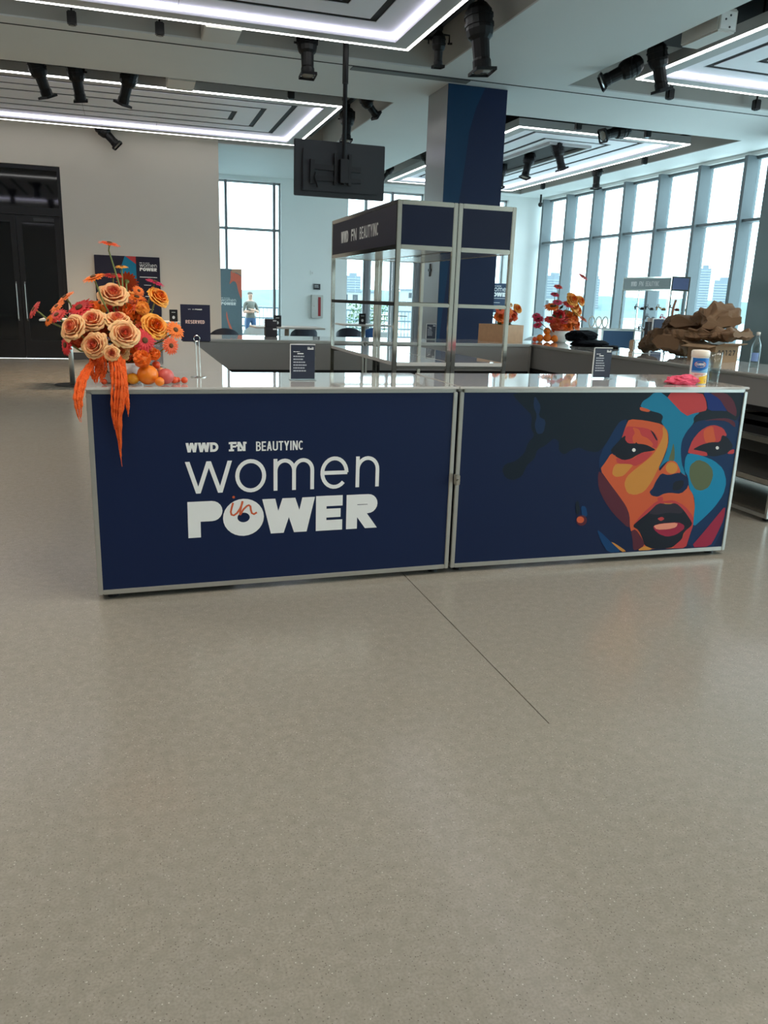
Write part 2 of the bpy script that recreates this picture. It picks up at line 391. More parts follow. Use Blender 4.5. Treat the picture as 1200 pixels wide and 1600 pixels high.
def whitehang(x0, x1, y0, y1, label):
    o = MB().bbox(x0, x1, y0, y1, ZC-.015, ZC+.3, .01).build('hanger_box', 'whitebox')
    MB().box(x0+.01, x0+.04, y0-.004, y0, ZC, ZC+.28).build('seam_trim', 'white', o)
    tag(o, label, 'ceiling box', 'white boxes bridging the ceiling gaps')
whitehang(1.07, 1.52, 11.15, 11.78, 'white box bridging the ceiling gap beside the television pole')
whitehang(.76, 1.18, 13.95, 14.6, 'white box bridging the gap of the raft above the white wall')
# ---------------------------------------------------------------- door wall
wl = struct(MB().box(XL, -3.08, YL-.02, YL+.3, 0, ZD-.01).box(-1.21, 2.06, YL-.02, YL+.3, 0, ZD-.01).box(-3.08, -1.21, YL-.02, YL+.3, 3.96, ZD-.01).build('wall_left', 'wall'))
struct(MB().box(-1.21, 2.06, YL-.035, YL-.02, 0, .16).box(XL, -3.08, YL-.035, YL-.02, 0, .16).build('baseboard_left', 'basebd'))
struct(MB().box(2.06-.3, 2.06, YL+.3, YB, 0, ZD).build('wall_recess', 'wallcool'))
d = struct(thing('door_1', 'tall black glazed double door in the white wall', None, (-2.145, YL+.1, 0)))
MB().box(-.935, -.865, -.06, .1, 0, 3.96).box(.865, .935, -.06, .1, 0, 3.96).box(-.865, .865, -.06, .1, 3.88, 3.96).box(-.865, .865, -.06, .1, 2.98, 3.14).build('door_frame', 'blackfr', d)
MB().box(-.865, .865, -.01, .01, 3.14, 3.88).build('transom_pane', 'blackgl', d)
for s in (-1, 1):
    x0, x1 = (-.862, -.004) if s < 0 else (.004, .862)
    lf = MB().box(x0, x0+.11, -.03, .03, .02, 2.97).box(x1-.11, x1, -.03, .03, .02, 2.97).box(x0+.11, x1-.11, -.03, .03, 2.83, 2.97).box(x0+.11, x1-.11, -.03, .03, .02, .4).build('door_leaf', 'blackfr', d)
    MB().box(x0+.11, x1-.11, -.006, .006, .4, 2.83).build('pane', 'blackgl', lf)
    hx = s*.085
    MB().tube([(hx, -.03, .82), (hx, -.09, .86), (hx, -.09, 1.58), (hx, -.03, 1.62)], .011, 8).build('handle', 'alu', lf)
MB().box(.35, .75, -.075, -.03, 2.86, 2.93).build('door_closer', 'basebd', d)
MB().box(-.93, .93, -.12, .02, 0, .012).build('threshold', 'steel', d)
MB().box(-.95, .95, .12, .16, .03, 3.96).build('gap_light_block', 'black', d)  # added black backing, keeps the sky from showing through the door gaps
# ---------------------------------------------------------------- back wall with windows and glazed doors
wb = struct(MB().box(4.27, 6.22, YB, YB+.35, 0, ZD).box(8.55, 10.92, YB, YB+.35, 0, ZD).box(11.28, XW+.3, YB, YB+.35, 0, ZD)
            .box(2.06, 4.27, YB, YB+.35, 4.56, ZD).box(6.22, 8.55, YB, YB+.35, 4.56, ZD).box(10.92, 11.28, YB, YB+.35, 4.56, ZD).build('wall_back', 'wallcool'))
MB().box(2.06, 6.35, YB-.55, YB, 4.95, ZD).build('bulkhead', 'wallcool', wb)
def window_back(n, x0, x1, z0, z1, muls, trans, label):
    w = struct(thing('window_%d' % n, label, None, ((x0+x1)/2, YB+.18, z0))); cx = (x0+x1)/2; h = z1-z0
    MB().box(x0-cx, x0-cx+.04, -.05, .05, 0, h).box(x1-cx-.04, x1-cx, -.05, .05, 0, h).box(x0-cx, x1-cx, -.05, .05, 0, .06).box(x0-cx, x1-cx, -.05, .05, h-.05, h).build('window_frame', 'mullb', w)
    for mx in muls: MB().box(mx-cx-.035, mx-cx+.035, -.07, .07, 0, h).build('mullion', 'darkmull', w)
    for tz in trans: MB().box(x0-cx, x1-cx, -.045, .045, tz-z0-.035, tz-z0+.035).build('transom', 'mullb', w)
    ed = [x0]+list(muls)+[x1]; tz = [z0]+list(trans)+[z1]
    for i in range(len(ed)-1):
        for j in range(len(tz)-1): MB().box(ed[i]-cx+.03, ed[i+1]-cx-.03, -.006, .006, tz[j]-z0+.03, tz[j+1]-z0-.03).build('pane', 'glass', w)
window_back(1, 2.06, 4.27, 0, 4.56, (2.75, 4.1), (3.3,), 'tall window between the white wall and the pale pier')
window_back(2, 6.22, 6.8, 0, 4.56, (), (3.0,), 'narrow window beside the glazed doors')
window_back(3, 6.8, 8.55, 2.92, 4.56, (7.6,), (), 'window above the glazed doors')
window_back(4, 10.92, 11.28, 0, 4.56, (), (), 'slim window by the corner pier')
d2 = struct(thing('door_2', 'glazed double door to the terrace', None, (7.675, YB+.18, 0)))
MB().box(-.87, -.75, -.09, .09, 0, 2.92).box(.75, .87, -.09, .09, 0, 2.92).box(-.75, .75, -.09, .09, 2.72, 2.92).build('door_frame', 'darkmull', d2)
for s in (-1, 1):
    x0, x1 = (-.74, -.01) if s < 0 else (.01, .74)
    lf = MB().box(x0, x0+.07, -.03, .03, .02, 2.7).box(x1-.07, x1, -.03, .03, .02, 2.7).box(x0, x1, -.03, .03, 2.6, 2.7).box(x0, x1, -.03, .03, .02, .2).build('door_leaf', 'mullb', d2)
    MB().box(x0+.07, x1-.07, -.005, .005, .2, 2.6).build('pane', 'glass', lf)
    MB().tube([(s*.12, -.03, 1.0), (s*.12, -.09, 1.03), (s*.3, -.09, 1.03), (s*.5, -.09, 1.03)], .013, 8).build('handle', 'blackm', lf)
# ---------------------------------------------------------------- window wall on the right
wr = struct(MB().box(XW, XW+.3, YR, YB, 0, .1).build('wall_right', 'wallcool'))
MB().box(XW-.02, XW+.3, YR, YB, 4.6, ZD).build('head_beam', 'wallcool', wr)
ML = [23.4-1.447*i for i in range(23)]
for i in range(len(ML)-1):
    y1, y0 = ML[i], ML[i+1]
    w = struct(thing('window_%d' % (10+i), 'tall bay of the window wall', None, (XW+.12, (y0+y1)/2, .1))); q = (y1-y0)/2
    MB().box(-.28, .06, q-.05, q+.05, 0, 4.5).build('mullion', 'mull', w)
    MB().box(-.22, .05, -q+.05, q-.05, 3.205, 3.265).build('transom', 'mull', w)
    MB().box(-.05, .05, -q+.05, q-.05, 4.44, 4.5).box(-.05, .05, -q+.05, q-.05, 0, .06).build('window_frame', 'mull', w)
    MB().box(-.006, .006, -q+.05, q-.05, .06, 3.19).build('pane', 'glass', w)
    MB().box(-.006, .006, -q+.05, q-.05, 3.28, 4.44).build('pane', 'glass', w)
w = struct(thing('window_9', 'slim bay of the window wall at the corner', None, (XW+.12, 23.62, .1)))
MB().box(-.006, .006, -.17, .18, 0, 4.5).build('pane', 'glass', w); MB().box(-.05, .05, -.17, .18, 3.19, 3.28).build('transom', 'mull', w)
# walls out of view that close the hall
struct(MB().box(XL-.3, XL, YR, YL, 0, ZD).build('wall_far_left', 'wall')); struct(MB().box(XL, XW+.3, YR-.3, YR, 0, ZD).build('wall_rear', 'wall'))
# ---------------------------------------------------------------- columns
co = MB().bbox(-.485, .485, -.43, .43, 0, ZC, .006).build('column', mat('column_satin', rgb(146, 147, 148), .28, var=.02, scale=2), None, loc=(5.245, 12.84, 0))
tag(co, 'square column with a navy printed wrap behind the steel display tower', 'column')
pn = MB().box(-.487, .487, -.445, -.431, .02, ZC-.004).build('printed_wrap', 'navycol', co)
curve = [(-.487, ZC-.01), (.11, ZC-.01), (-.02, 4.38), (-.11, 4.05), (-.15, 3.6), (-.2, 3.2), (-.24, 2.9), (-.29, 2.6), (-.33, 2.2), (-.36, 1.8), (-.4, 1.4), (-.44, .9), (-.487, .4)]
prnt('print_swoosh', [curve], mat('deep_teal_print', rgb(6, 52, 84), .5, spec=.25), pn, -.445)
MB().box(-.50, -.485, -.06, .06, 1.98, 2.02).box(-.50, -.485, -.02, .02, 1.9, 2.1).build('wall_sensor', 'black', co)
c2 = MB().bbox(11.72, 12.38, 12.25, 13.5, 0, ZC, .006).build('column', mat('column_greygreen', rgb(104, 116, 116), .4, var=.05, scale=1.2))
tag(c2, 'grey-green column at the right edge in front of the tall windows', 'column')
MB().box(11.708, 11.72, 12.6, 12.72, 1.0, 1.16).build('wall_outlet', 'white', c2)
prnt_b = MB(); prnt_b.add([(11.715, 12.26, 2.6), (11.715, 12.26, 4.3), (11.715, 12.9, 4.0), (11.715, 13.2, 3.2), (11.715, 12.8, 2.7)], [(0, 1, 2, 3, 4)]); prnt_b.build('print_swoosh', mat('dusty_red_print', rgb(120, 84, 80), .5), c2)
# ---------------------------------------------------------------- outside: terrace, river, far shore
struct(MB().box(-6, 22, YB+.36, 40, -.4, -.15).build('terrace', mat('terrace_pavers', rgb(112, 112, 110), .8)))
rl = thing('terrace_railing', 'grey metal railing with wire mesh along the terrace edge', 'railing', (6, 33, -.15))
for i in range(19): MB().box(-11.4+i*1.25-.03, -11.4+i*1.25+.03, -.03, .03, 0, 1.2).build('post', 'railgrey', rl)
for z in (.12, .45, .78, 1.18): MB().box(-11.4, 11.1, -.015, .015, z-.03, z+.03).build('rail', 'railgrey', rl)
mm = MB()
for i in range(150): x = -11.3+i*.15; mm.box(x-.012, x+.012, -.006, .006, .12, 1.18)
tag(mm.build('wire_infill', 'railgrey', rl), kind='stuff')
struct(MB().box(-3000, 4000, 45, 4000, -13.2, -13).box(40, 4000, -2000, 45, -13.2, -13).build('river', mat('river_water', rgb(110, 140, 150), .15, var=.1, scale=.02)))
# hills on the far shore
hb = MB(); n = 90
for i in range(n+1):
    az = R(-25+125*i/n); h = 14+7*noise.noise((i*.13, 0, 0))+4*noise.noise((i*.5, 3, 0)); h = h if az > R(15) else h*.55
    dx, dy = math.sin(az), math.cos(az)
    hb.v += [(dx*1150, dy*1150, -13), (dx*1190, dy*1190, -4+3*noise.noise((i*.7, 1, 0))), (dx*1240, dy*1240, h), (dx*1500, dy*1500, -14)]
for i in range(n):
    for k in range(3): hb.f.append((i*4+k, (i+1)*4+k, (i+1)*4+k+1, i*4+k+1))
struct(hb.build('far_shore', mat('hazy_wooded_shore', rgb(104, 124, 126), .9, var=.2, scale=.05)))  # wooded hills, distance haze put into their pale bluish colour
bmat = mat('far_tower', rgb(112, 122, 130), .7, var=.1, scale=.1)
def far_tower(x, y, w, d, z1, label, m=None):
    o = MB().box(-w/2, w/2, -d/2, d/2, 0, z1+13).build('apartment_tower', m or bmat, None, loc=(x, y, -13)); o.rotation_euler = (0, 0, -math.atan2(x, y))
    fb = MB(); k = int((z1+13)/3.4)
    for i in range(1, k): fb.box(-w/2-.5, w/2+.5, -d/2-.5, d/2+.5, i*3.4-.5, i*3.4+.4)
    fb.build('floor_bands', mat('tower_bands', rgb(150, 156, 160), .7), o)
    MB().box(-w*.25, w*.25, -d*.25, d*.25, z1+13, z1+17).build('roof_plant', m or bmat, o)
    tag(o, label, 'building', 'towers on the far shore')
far_tower(578, 1052, 24, 20, 41, 'wide apartment tower across the river, left of the far towers')
far_tower(743, 943, 15, 15, 55, 'tallest slim tower across the river behind the paper bags')
far_tower(763, 927, 25, 18, 40, 'broad tower across the river next to the tallest one')
far_tower(628, 1022, 8, 8, 38, 'thin distant tower across the river in the middle window')
far_tower(312, 1158, 22, 18, 32, 'far tower seen through the narrow window by the glazed doors')
far_tower(690, 985, 14, 14, 30, 'low distant tower above the second display tower')
far_tower(810, 885, 16, 14, 26, 'far tower low beside the grey-green column')
low = mat('pier_shed', rgb(158, 160, 160), .8)
for x, y, w, h, lb in ((150, 620, 70, 6, 'long pale pier shed beyond the terrace railing'), (235, 640, 40, 9, 'pale waterfront block right of the pier shed'), (330, 640, 50, 7, 'low waterfront hall seen through the glazed doors')):
    o = MB().box(-w/2, w/2, -8, 8, 0, h+13).build('waterfront_building', low, None, loc=(x, y, -13)); MB().box(-w/2-1, w/2+1, -9, 9, h+13, h+14).build('roof', bmat, o)
    for i in range(int(w/8)): MB().box(-w/2+2+i*8, -w/2+6+i*8, -8.2, -8, h+7, h+11).build('window', 'basebd', o)
    tag(o, lb, 'building', 'buildings on the near waterfront')
# ---------------------------------------------------------------- warm wall-wash lamps are the theatre spotlights themselves
def lamp(loc, d, energy, col, size=80, r=.3):
    l = bpy.data.lights.new('spot_beam', 'SPOT'); l.energy = energy; l.color = col; l.spot_size = R(size); l.spot_blend = .8; l.shadow_soft_size = r
    o = bpy.data.objects.new('spot_beam', l); C.objects.link(o); o.location = loc; o.rotation_euler = Vector(d).to_track_quat('-Z', 'Y').to_euler(); return o
SG = 'black theatre spotlights in the ceiling gaps'
def spot(x, y, d, label, L=.6, drop=.2, z=ZC+.22, energy=0, col=(1, .8, .6), size=70):
    """ellipsoidal theatre spotlight: clamp, yoke, body, barrel, hood"""
    t = thing('theatre_spotlight', label, 'spotlight', (x, y, z), 0, SG)
    d = Vector(d).normalized(); c = Vector((0, 0, -drop))
    MB().box(-.03, .03, -.03, .03, -.06, .04).box(-.045, .045, -.02, .02, .0, .06).build('clamp', 'blackm', t)
    side = d.cross(Vector((0, 0, 1))); side = side.normalized() if side.length > .1 else Vector((1, 0, 0))
    k = .135
    MB().tube([c+side*k, c+side*k+Vector((0, 0, drop*.6)), Vector((0, 0, -.05))+side*.03, Vector((0, 0, -.05))-side*.03, c-side*k+Vector((0, 0, drop*.6)), c-side*k], .011, 6).build('yoke', 'blackm', t)
    s = L/.55; o = c-d*.16*s
    b = MB().lathe([(.03, -.03), (.08*s, 0), (.115*s, .05*s), (.118*s, .2*s), (.105*s, .25*s), (.075*s, .28*s)], o, d, 14).build('lamp_body', 'blackm', t)
    MB().lathe([(.126*s, .08*s), (.126*s, .1*s)], o, d, 14).lathe([(.126*s, .15*s), (.126*s, .17*s)], o, d, 14).build('cooling_rib', 'blackm', b)
    q = MB().lathe([(.078*s, .26*s), (.072*s, .42*s), (.08*s, .44*s), (.08*s, .52*s)], o, d, 14).build('barrel', 'blackm', t)
    MB().lathe([(.07*s, .521*s), (.001, .526*s)], o, d, 14, cap=False).build('lens', mat('lens_glass', rgb(120, 110, 96), .05, spec=.8), q)
    u, w, _ = MB().frame(d); e = o+d*(.52*s); hd = MB(); a = .092*s
    pts = [e+u*i*a+w*j*a for i, j in ((-1, -1), (1, -1), (1, 1), (-1, 1))]
    for i in range(4): hd.bar(pts[i], pts[(i+1) % 4], .008, .035)
    hd.build('gel_frame', 'blackm', t)
    MB().lathe([(.014, -.03), (.014, .03)], c+side*(k+.01), side, 8).build('knob', 'blackm', t)
    if energy: l = lamp((0, 0, 0), d, energy, col, size); l.parent = t; l.location = e+d*.03
    return t
WARM = (1, .74, .5)
FILL = 116; FILL_COL = (1, .905, .78)  # added fill lamps in unseen ceiling spotlights, to brighten the foreground floor
for i, (x, y, lb) in enumerate(((-2.6, 3.7, 'added fill spotlight over the floor left of the viewer'), (.6, 3.4, 'added fill spotlight over the floor right above the viewer'), (4.03, 3.2, 'added fill spotlight over the floor right of the viewer'), (-2.4, 1.2, 'added fill spotlight behind the viewer on the left beam'), (1.2, 1.4, 'added fill spotlight behind the viewer on the middle beam'), (5.4, 1.4, 'added fill spotlight behind the viewer on the right beam'), (-2.6, 9.0, 'added fill spotlight over the floor outside the left edge of the photo'), (5.4, 3.2, 'added fill spotlight on the beam right of the overhead raft'), (-3.6, 6.6, 'added fill spotlight far left of the viewer outside the photo'))):
    spot(x, y, (0, .05, -1), lb, z=ZC-.04 if y < 2.4 or x > 4.4 else ZC+.22, energy=FILL*(3.4 if y > 8 else 2.0 if y > 6 else 1), col=FILL_COL, size=150)
spot(-1.12, 14.3, (.25, .25, -.8), 'leftmost of three spotlights in the gap above the black door', energy=230, col=WARM, size=110)
spot(-.58, 14.3, (.12, .3, -1), 'middle of three spotlights in the gap above the white wall', energy=230, col=WARM, size=110)
spot(.19, 14.3, (-.3, .3, -1), 'right one of three spotlights above the white wall, tipped left', energy=230, col=WARM, size=110)
spot(-.3, 18.93, (.55, -.15, -.6), 'lone spotlight tilted down right on the white wall')

spot(2.40, 11.46, (0, -.15, -1), 'spotlight hanging straight down left of the television pole')
spot(4.02, 10.9, (.05, .1, -1), 'short spotlight in the corner of the raft above the column', L=.4, drop=.16)
spot(4.03, 9.6, (.1, -.1, -1), 'large spotlight at the top edge near the middle of the photo', L=.75, drop=.3)
spot(4.05, 14.4, (.6, .3, -.5), 'spotlight in the gap behind the television pole, pointing right', L=.45, drop=.15)
spot(4.03, 15.6, (-.1, -.2, -1), 'spotlight just above the television, partly hidden by the pole')
spot(6.75, 10.7, (-.8, .3, -.45), 'spotlight pointing left below the white ceiling speaker')
spot(6.82, 10.15, (.25, 0, -.8), 'spotlight with glowing amber lens next to the raft corner at right')
spot(8.95, 14.25, (-.9, -.1, -.3), 'spotlight lying almost level above the tall windows', L=.65)
spot(8.75, 17.55, (-.25, -.1, -1), 'left spotlight in the middle opening of the raft near the windows', z=ZC+.16)
spot(8.72, 16.2, (.3, -.1, -1), 'right spotlight in the middle opening of the raft near the windows', z=ZC+.16)
spot(8.85, 19.2, (-.1, -.1, -1), 'spotlight half hidden behind the right edge of the column', z=ZC+.16)
spot(11.1, 18.55, (0, -.05, -1), 'spotlight hanging in front of the tall window head')
spot(6.75, 18.9, (.4, .2, -.6), 'round spotlight tucked behind the left edge of the column', L=.5, drop=.14)
spot(6.75, 21.6, (-.4, .2, -.5), 'farthest spotlight between the television and the column', L=.4, drop=.12)
for i, (x, y, lb) in enumerate(((-.48, 11.62, 'small black track head at top left beside the raft'), (.55, 11.6, 'small black track head left of the white hanger box'), (2.71, 14.2, 'small black track head above the television'),
        (8.09, 11.62, 'small black track head under the right raft, left one'), (9.71, 11.62, 'small black track head at the far right under the raft'), (8.02, 14.2, 'small black track head right of the column'),
        (9.5, 14.2, 'small black track head right of the level spotlight'), (11.2, 16.75, 'small black track head over the tall windows'), (11.2, 21.5, 'small black track head over the far windows'))):
    h = MB().bbox(-.055, .055, -.05, .05, -.12, .03, .012).build('track_head', 'black', None, loc=(x, y, ZC+.06)); MB().cyl((0, 0, -.125), (0, 0, -.118), .035, 12).build('lens', 'blackgl', h)
    MB().cyl((0, 0, .03), (0, 0, .3), .012, 8).build('stem', 'blackm', h)
    tag(h, lb, 'track light', 'small black track heads')
for i, (x0, x1, y0, y1, lb) in enumerate(((-5.5, 4.3, 11.44, 11.49, 'black lighting track in the gap beside the television pole'), (4.02, 4.07, 3, 11.3, 'black lighting track along the right gap of the overhead raft'), (-5.5, 4.3, 14.26, 14.31, 'black lighting track in the gap above the white wall'),
        (4.02, 4.07, 14.4, 18.9, 'black lighting track in the gap behind the television'), (6.75, 6.8, 3, 11.3, 'black lighting track in the gap at top right'), (6.72, 6.77, 14.2, 22.9, 'black lighting track behind the column'), (6.9, 11.1, 14.22, 14.27, 'black lighting track in front of the window raft'), (11.1, 11.15, 14.3, 22.9, 'black lighting track along the tall windows'))):
    o = MB().box(x0, x1, y0, y1, ZC+.26, ZC+.32).build('lighting_track', 'blackm'); tag(o, lb, 'track', 'lighting tracks in the ceiling gaps')
sp = MB().bbox(-.13, .13, -.34, .34, -.11, .14, .02).build('ceiling_speaker', 'whitebox', None, loc=(6.68, 8.98, ZC+.02)); tag(sp, 'white box loudspeaker in the ceiling gap at top right', 'loudspeaker')
MB().box(-.1, .1, -.345, -.338, -.08, .1).build('speaker_grille', 'white', sp)
for k in (-.2, .05, .2): MB().cyl((-.06+abs(k)*.4, -.35, k*.3), (-.06+abs(k)*.4, -.338, k*.3), .012, 8).build('screw', 'basebd', sp)
MB().cyl((0, 0, .14), (0, 0, .5), .02, 8).build('mount', 'blackm', sp)
# television on its ceiling pole, seen from behind
tv = thing('television', 'flat television seen from behind, hung on a ceiling pole', 'television', (2.87, 11.45, 3.2))
MB().bbox(-.635, .635, .0, .05, -.355, .355, .008).build('screen_case', 'tv', tv)
MB().bbox(-.53, .53, -.035, .0, -.29, .24, .01).build('rear_cover', 'tv', tv)
MB().box(-.43, -.37, -.075, -.035, -.2, .1).box(-.37, .28, -.06, -.036, -.02, .05).box(-.37, .28, -.06, -.036, -.16, -.1).box(-.1, -.06, -.08, -.035, -.2, .2).box(.1, .14, -.08, -.035, -.2, .2).build('wall_bracket', 'black', tv)
MB().box(-.035, .075, -.17, -.07, -.18, .12).build('pole_clamp', 'black', tv)
MB().tube([(-.36, -.06, -.06), (-.38, -.1, -.12), (-.35, -.1, -.2), (-.33, -.07, -.24)], .012, 6).build('cable', 'blackm', tv)
MB().cyl((.02, -.12, -.2), (.02, -.12, 1.1), .03, 12).cyl((.02, -.12, 1.05), (.02, -.12, 2.195), .04, 12).build('pole', 'blackm', tv)
MURAL = [
('hair',[(307,1042),(350,992),(401,948),(444,912),(443,839),(471,794),(434,758),(415,692),(363,649),(300,635),(283,599),(307,553),(356,536),(411,557),(437,624),(483,661),(494,713),(541,734),(594,778),(628,762),(634,702),(670,679),(716,708),(765,722),(818,698),(887,689),(918,712),(962,772),(989,832),(1019,869),(1068,884),(1111,823),(1312,641),(1493,637),(1658,760),(1894,884),(1873,1057),(1701,1057),(996,1056),(583,1056)]),
('hairlight',[(450,1027),(496,962),(485,904),(535,882),(526,808),(486,802),(465,853),(476,912),(448,962)]),
('bluedark',[(1068,884),(1018,873),(989,832),(958,772),(922,711),(904,651),(911,585),(942,619),(977,684),(1043,778)]),
('bluedark',[(1528,856),(1482,802),(1458,748),(1460,685),(1477,621),(1499,565),(1538,491),(1622,191),(1595,59),(1854,60),(1860,677),(1864,845),(1828,885),(1761,893),(1614,887)]),
('orange',[(1077,884),(1187,875),(1309,851),(1355,804),(1367,726),(1343,640),(1316,578),(1357,545),(1431,535),(1483,549),(1533,523),(1554,450),(1593,408),(1617,333),(1626,258),(1622,199),(1604,125),(1590,59),(1369,67),(1240,66),(1287,92),(1268,134),(1179,188),(1166,222),(1154,295),(1123,353),(1066,419),(990,501),(916,585),(949,630),(981,683),(1010,664),(1043,778),(1060,846)]),
('maroon',[(912,581),(908,542),(920,472),(969,391),(1040,308),(1169,201),(1156,279),(1123,353),(1066,419),(990,501)]),
('maroon',[(1177,192),(1209,203),(1268,134),(1287,92),(1240,69),(1209,65),(1198,130)]),
('gold',[(1310,843),(1345,812),(1363,750),(1352,671),(1316,578),(1282,499),(1237,437),(1176,419),(1121,433),(1092,489),(1104,536),(1147,574),(1212,620),(1268,665),(1304,727),(1323,781)]),
('gold',[(1020,617),(1090,615),(1143,610),(1120,583),(1081,541),(1030,535),(1001,555),(1005,594)]),
('red',[(1061,842),(1113,838),(1202,829),(1258,805),(1290,766),(1294,735),(1285,700),(1223,733),(1145,730),(1083,735),(1063,770),(1043,778)]),
('orange',[(1103,837),(1154,822),(1171,784),(1219,768),(1258,736),(1261,716),(1170,734),(1122,738),(1112,777),(1127,800)]),
('red',[(1015,656),(1069,639),(1138,645),(1169,675),(1230,686),(1266,681),(1236,643),(1195,616),(1153,598),(1116,614),(1028,617)]),
('dark',[(975,703),(1043,776),(1066,787),(1064,762),(1087,739),(1135,737),(1144,746),(1151,736),(1188,733),(1224,725),(1286,696),(1256,689),(1195,683),(1153,664),(1121,645),(1069,637),(1014,660),(1004,675),(981,689)]),
('dark',[(1225,821),(1259,798),(1289,755),(1281,751),(1251,789)]),
('white',[(1145,698),(1144,693),(1141,689),(1136,687),(1131,687),(1126,690),(1122,693),(1120,698),(1121,703),(1123,707),(1128,709),(1134,709),(1139,706),(1143,702)]),
('teal',[(1223,1053),(1285,1053),(1463,896),(1518,918),(1563,922),(1523,887),(1528,856),(1482,802),(1458,748),(1460,685),(1480,605),(1504,564),(1519,528),(1473,557),(1427,622),(1381,627),(1348,608),(1317,574),(1354,656),(1369,742),(1355,804),(1309,851),(1298,867),(1307,897),(1286,916),(1214,932),(1141,955),(1154,989),(1194,1011)]),
('olive',[(1401,741),(1418,686),(1425,622),(1379,626),(1395,686)]),
('orange',[(1381,627),(1436,622),(1476,565),(1475,545),(1431,533),(1376,539),(1326,560),(1350,589)]),
('gold',[(1455,580),(1453,564),(1443,552),(1427,545),(1408,546),(1390,553),(1376,566),(1369,583),(1371,598),(1381,611),(1397,617),(1416,617),(1435,609),(1448,596)]),
('navynose',[(1342,552),(1394,536),(1474,553),(1519,528),(1533,523),(1551,458),(1504,415),(1419,426),(1374,420),(1340,402),(1294,411),(1273,436),(1296,459),(1309,498)]),
('dark',[(1437,494),(1509,504),(1514,467),(1491,440),(1436,438)]),
('orange',[(1139,957),(1195,942),(1216,931),(1198,924),(1142,935)]),
('red',[(1285,1053),(1556,1053),(1592,995),(1611,933),(1563,922),(1519,915),(1463,896)]),
('royal',[(1565,1053),(1606,1053),(1687,1003),(1744,940),(1756,925),(1617,929),(1604,980)]),
('maroon',[(1606,1053),(1725,1053),(1790,995),(1825,932),(1828,889),(1788,901),(1744,940),(1687,1003)]),
('hair',[(1521,884),(1538,907),(1608,929),(1755,928),(1832,889),(1836,865),(1763,885),(1670,882),(1527,863)]),
('hair',[(1068,918),(1145,929),(1198,924),(1216,932),(1286,916),(1307,897),(1298,863),(1240,867),(1169,879),(1073,884)]),
('maroon',[(1590,867),(1670,881),(1763,884),(1823,861),(1835,821),(1766,865),(1672,872)]),
('red',[(1513,684),(1535,754),(1581,809),(1640,839),(1686,841),(1745,822),(1783,774),(1749,771),(1741,735),(1668,728),(1605,714),(1549,693),(1653,673),(1660,651),(1615,652),(1516,670)]),
('orange',[(1607,816),(1668,839),(1687,784),(1708,737),(1631,729),(1609,777)]),
('dark',[(1542,693),(1604,722),(1666,736),(1737,735),(1743,781),(1785,765),(1842,705),(1801,662),(1710,644),(1657,653),(1648,677),(1591,686)]),
('white',[(1734,699),(1734,695),(1731,691),(1726,689),(1721,689),(1716,691),(1712,695),(1710,700),(1710,704),(1713,708),(1717,710),(1723,710),(1728,707),(1732,704)]),
('red',[(1799,660),(1816,681),(1850,690),(1851,659)]),
('cheek',[(1515,672),(1615,654),(1714,619),(1789,565),(1827,482),(1817,399),(1763,318),(1697,254),(1624,193),(1618,275),(1617,333),(1599,399),(1556,450),(1538,523),(1504,564),(1498,637)]),
('olive',[(1541,596),(1591,630),(1659,609),(1708,567),(1721,518),(1703,453),(1651,429),(1602,440),(1562,490),(1542,539)]),
('red',[(1180,221),(1245,303),(1339,381),(1381,372),(1454,378),(1538,340),(1615,266),(1622,204),(1581,151),(1443,200),(1258,209)]),
('red',[(1332,397),(1372,404),(1382,379),(1355,364)]),
('gold',[(1382,363),(1420,357),(1456,360),(1430,350),(1402,351)]),
('dark',[(1182,223),(1224,260),(1282,302),(1346,364),(1421,351),(1475,359),(1538,311),(1614,225),(1610,204),(1560,165),(1553,119),(1499,70),(1416,63),(1341,69),(1287,92),(1268,134),(1233,194)]),
('plum',[(1282,302),(1346,363),(1421,349),(1475,357),(1538,310),(1523,287),(1428,299),(1338,287)]),
('red',[(1352,264),(1386,275),(1408,259),(1381,245)]),
('crimson',[(1330,218),(1383,232),(1512,233),(1558,211),(1559,186),(1506,151),(1442,141),(1383,161),(1342,192)]),
('pink',[(1331,218),(1383,229),(1508,231),(1500,201),(1444,190),(1361,191)]),
('red',[(1553,119),(1569,164),(1621,205),(1604,125),(1590,59),(1483,64)]),
('crimson',[(1625,61),(1704,153),(1776,242),(1847,330),(1848,239),(1808,131),(1772,59)]),
('gold',[(1234,63),(1287,92),(1346,68),(1324,61)]),
('bluelight',[(936,217),(984,182),(1043,130),(1128,61),(1034,61),(971,142)]),
('gold',[(1041,132),(1071,120),(1164,62),(1128,60)]),
('hair',[(775,391),(792,402),(810,342),(800,311),(782,324)]),
('bluelight',[(812,366),(846,364),(866,300),(828,298)]),
('maroon',[(863,275),(861,260),(852,249),(838,243),(822,244),(807,251),(795,263),(790,278),(792,292),(801,304),(815,309),(831,309),(846,302),(858,290)]),
('orange',[(843,280),(842,271),(836,264),(826,260),(815,261),(804,265),(797,273),(793,282),(795,291),(801,298),(811,301),(822,301),(832,296),(840,289)]),
]
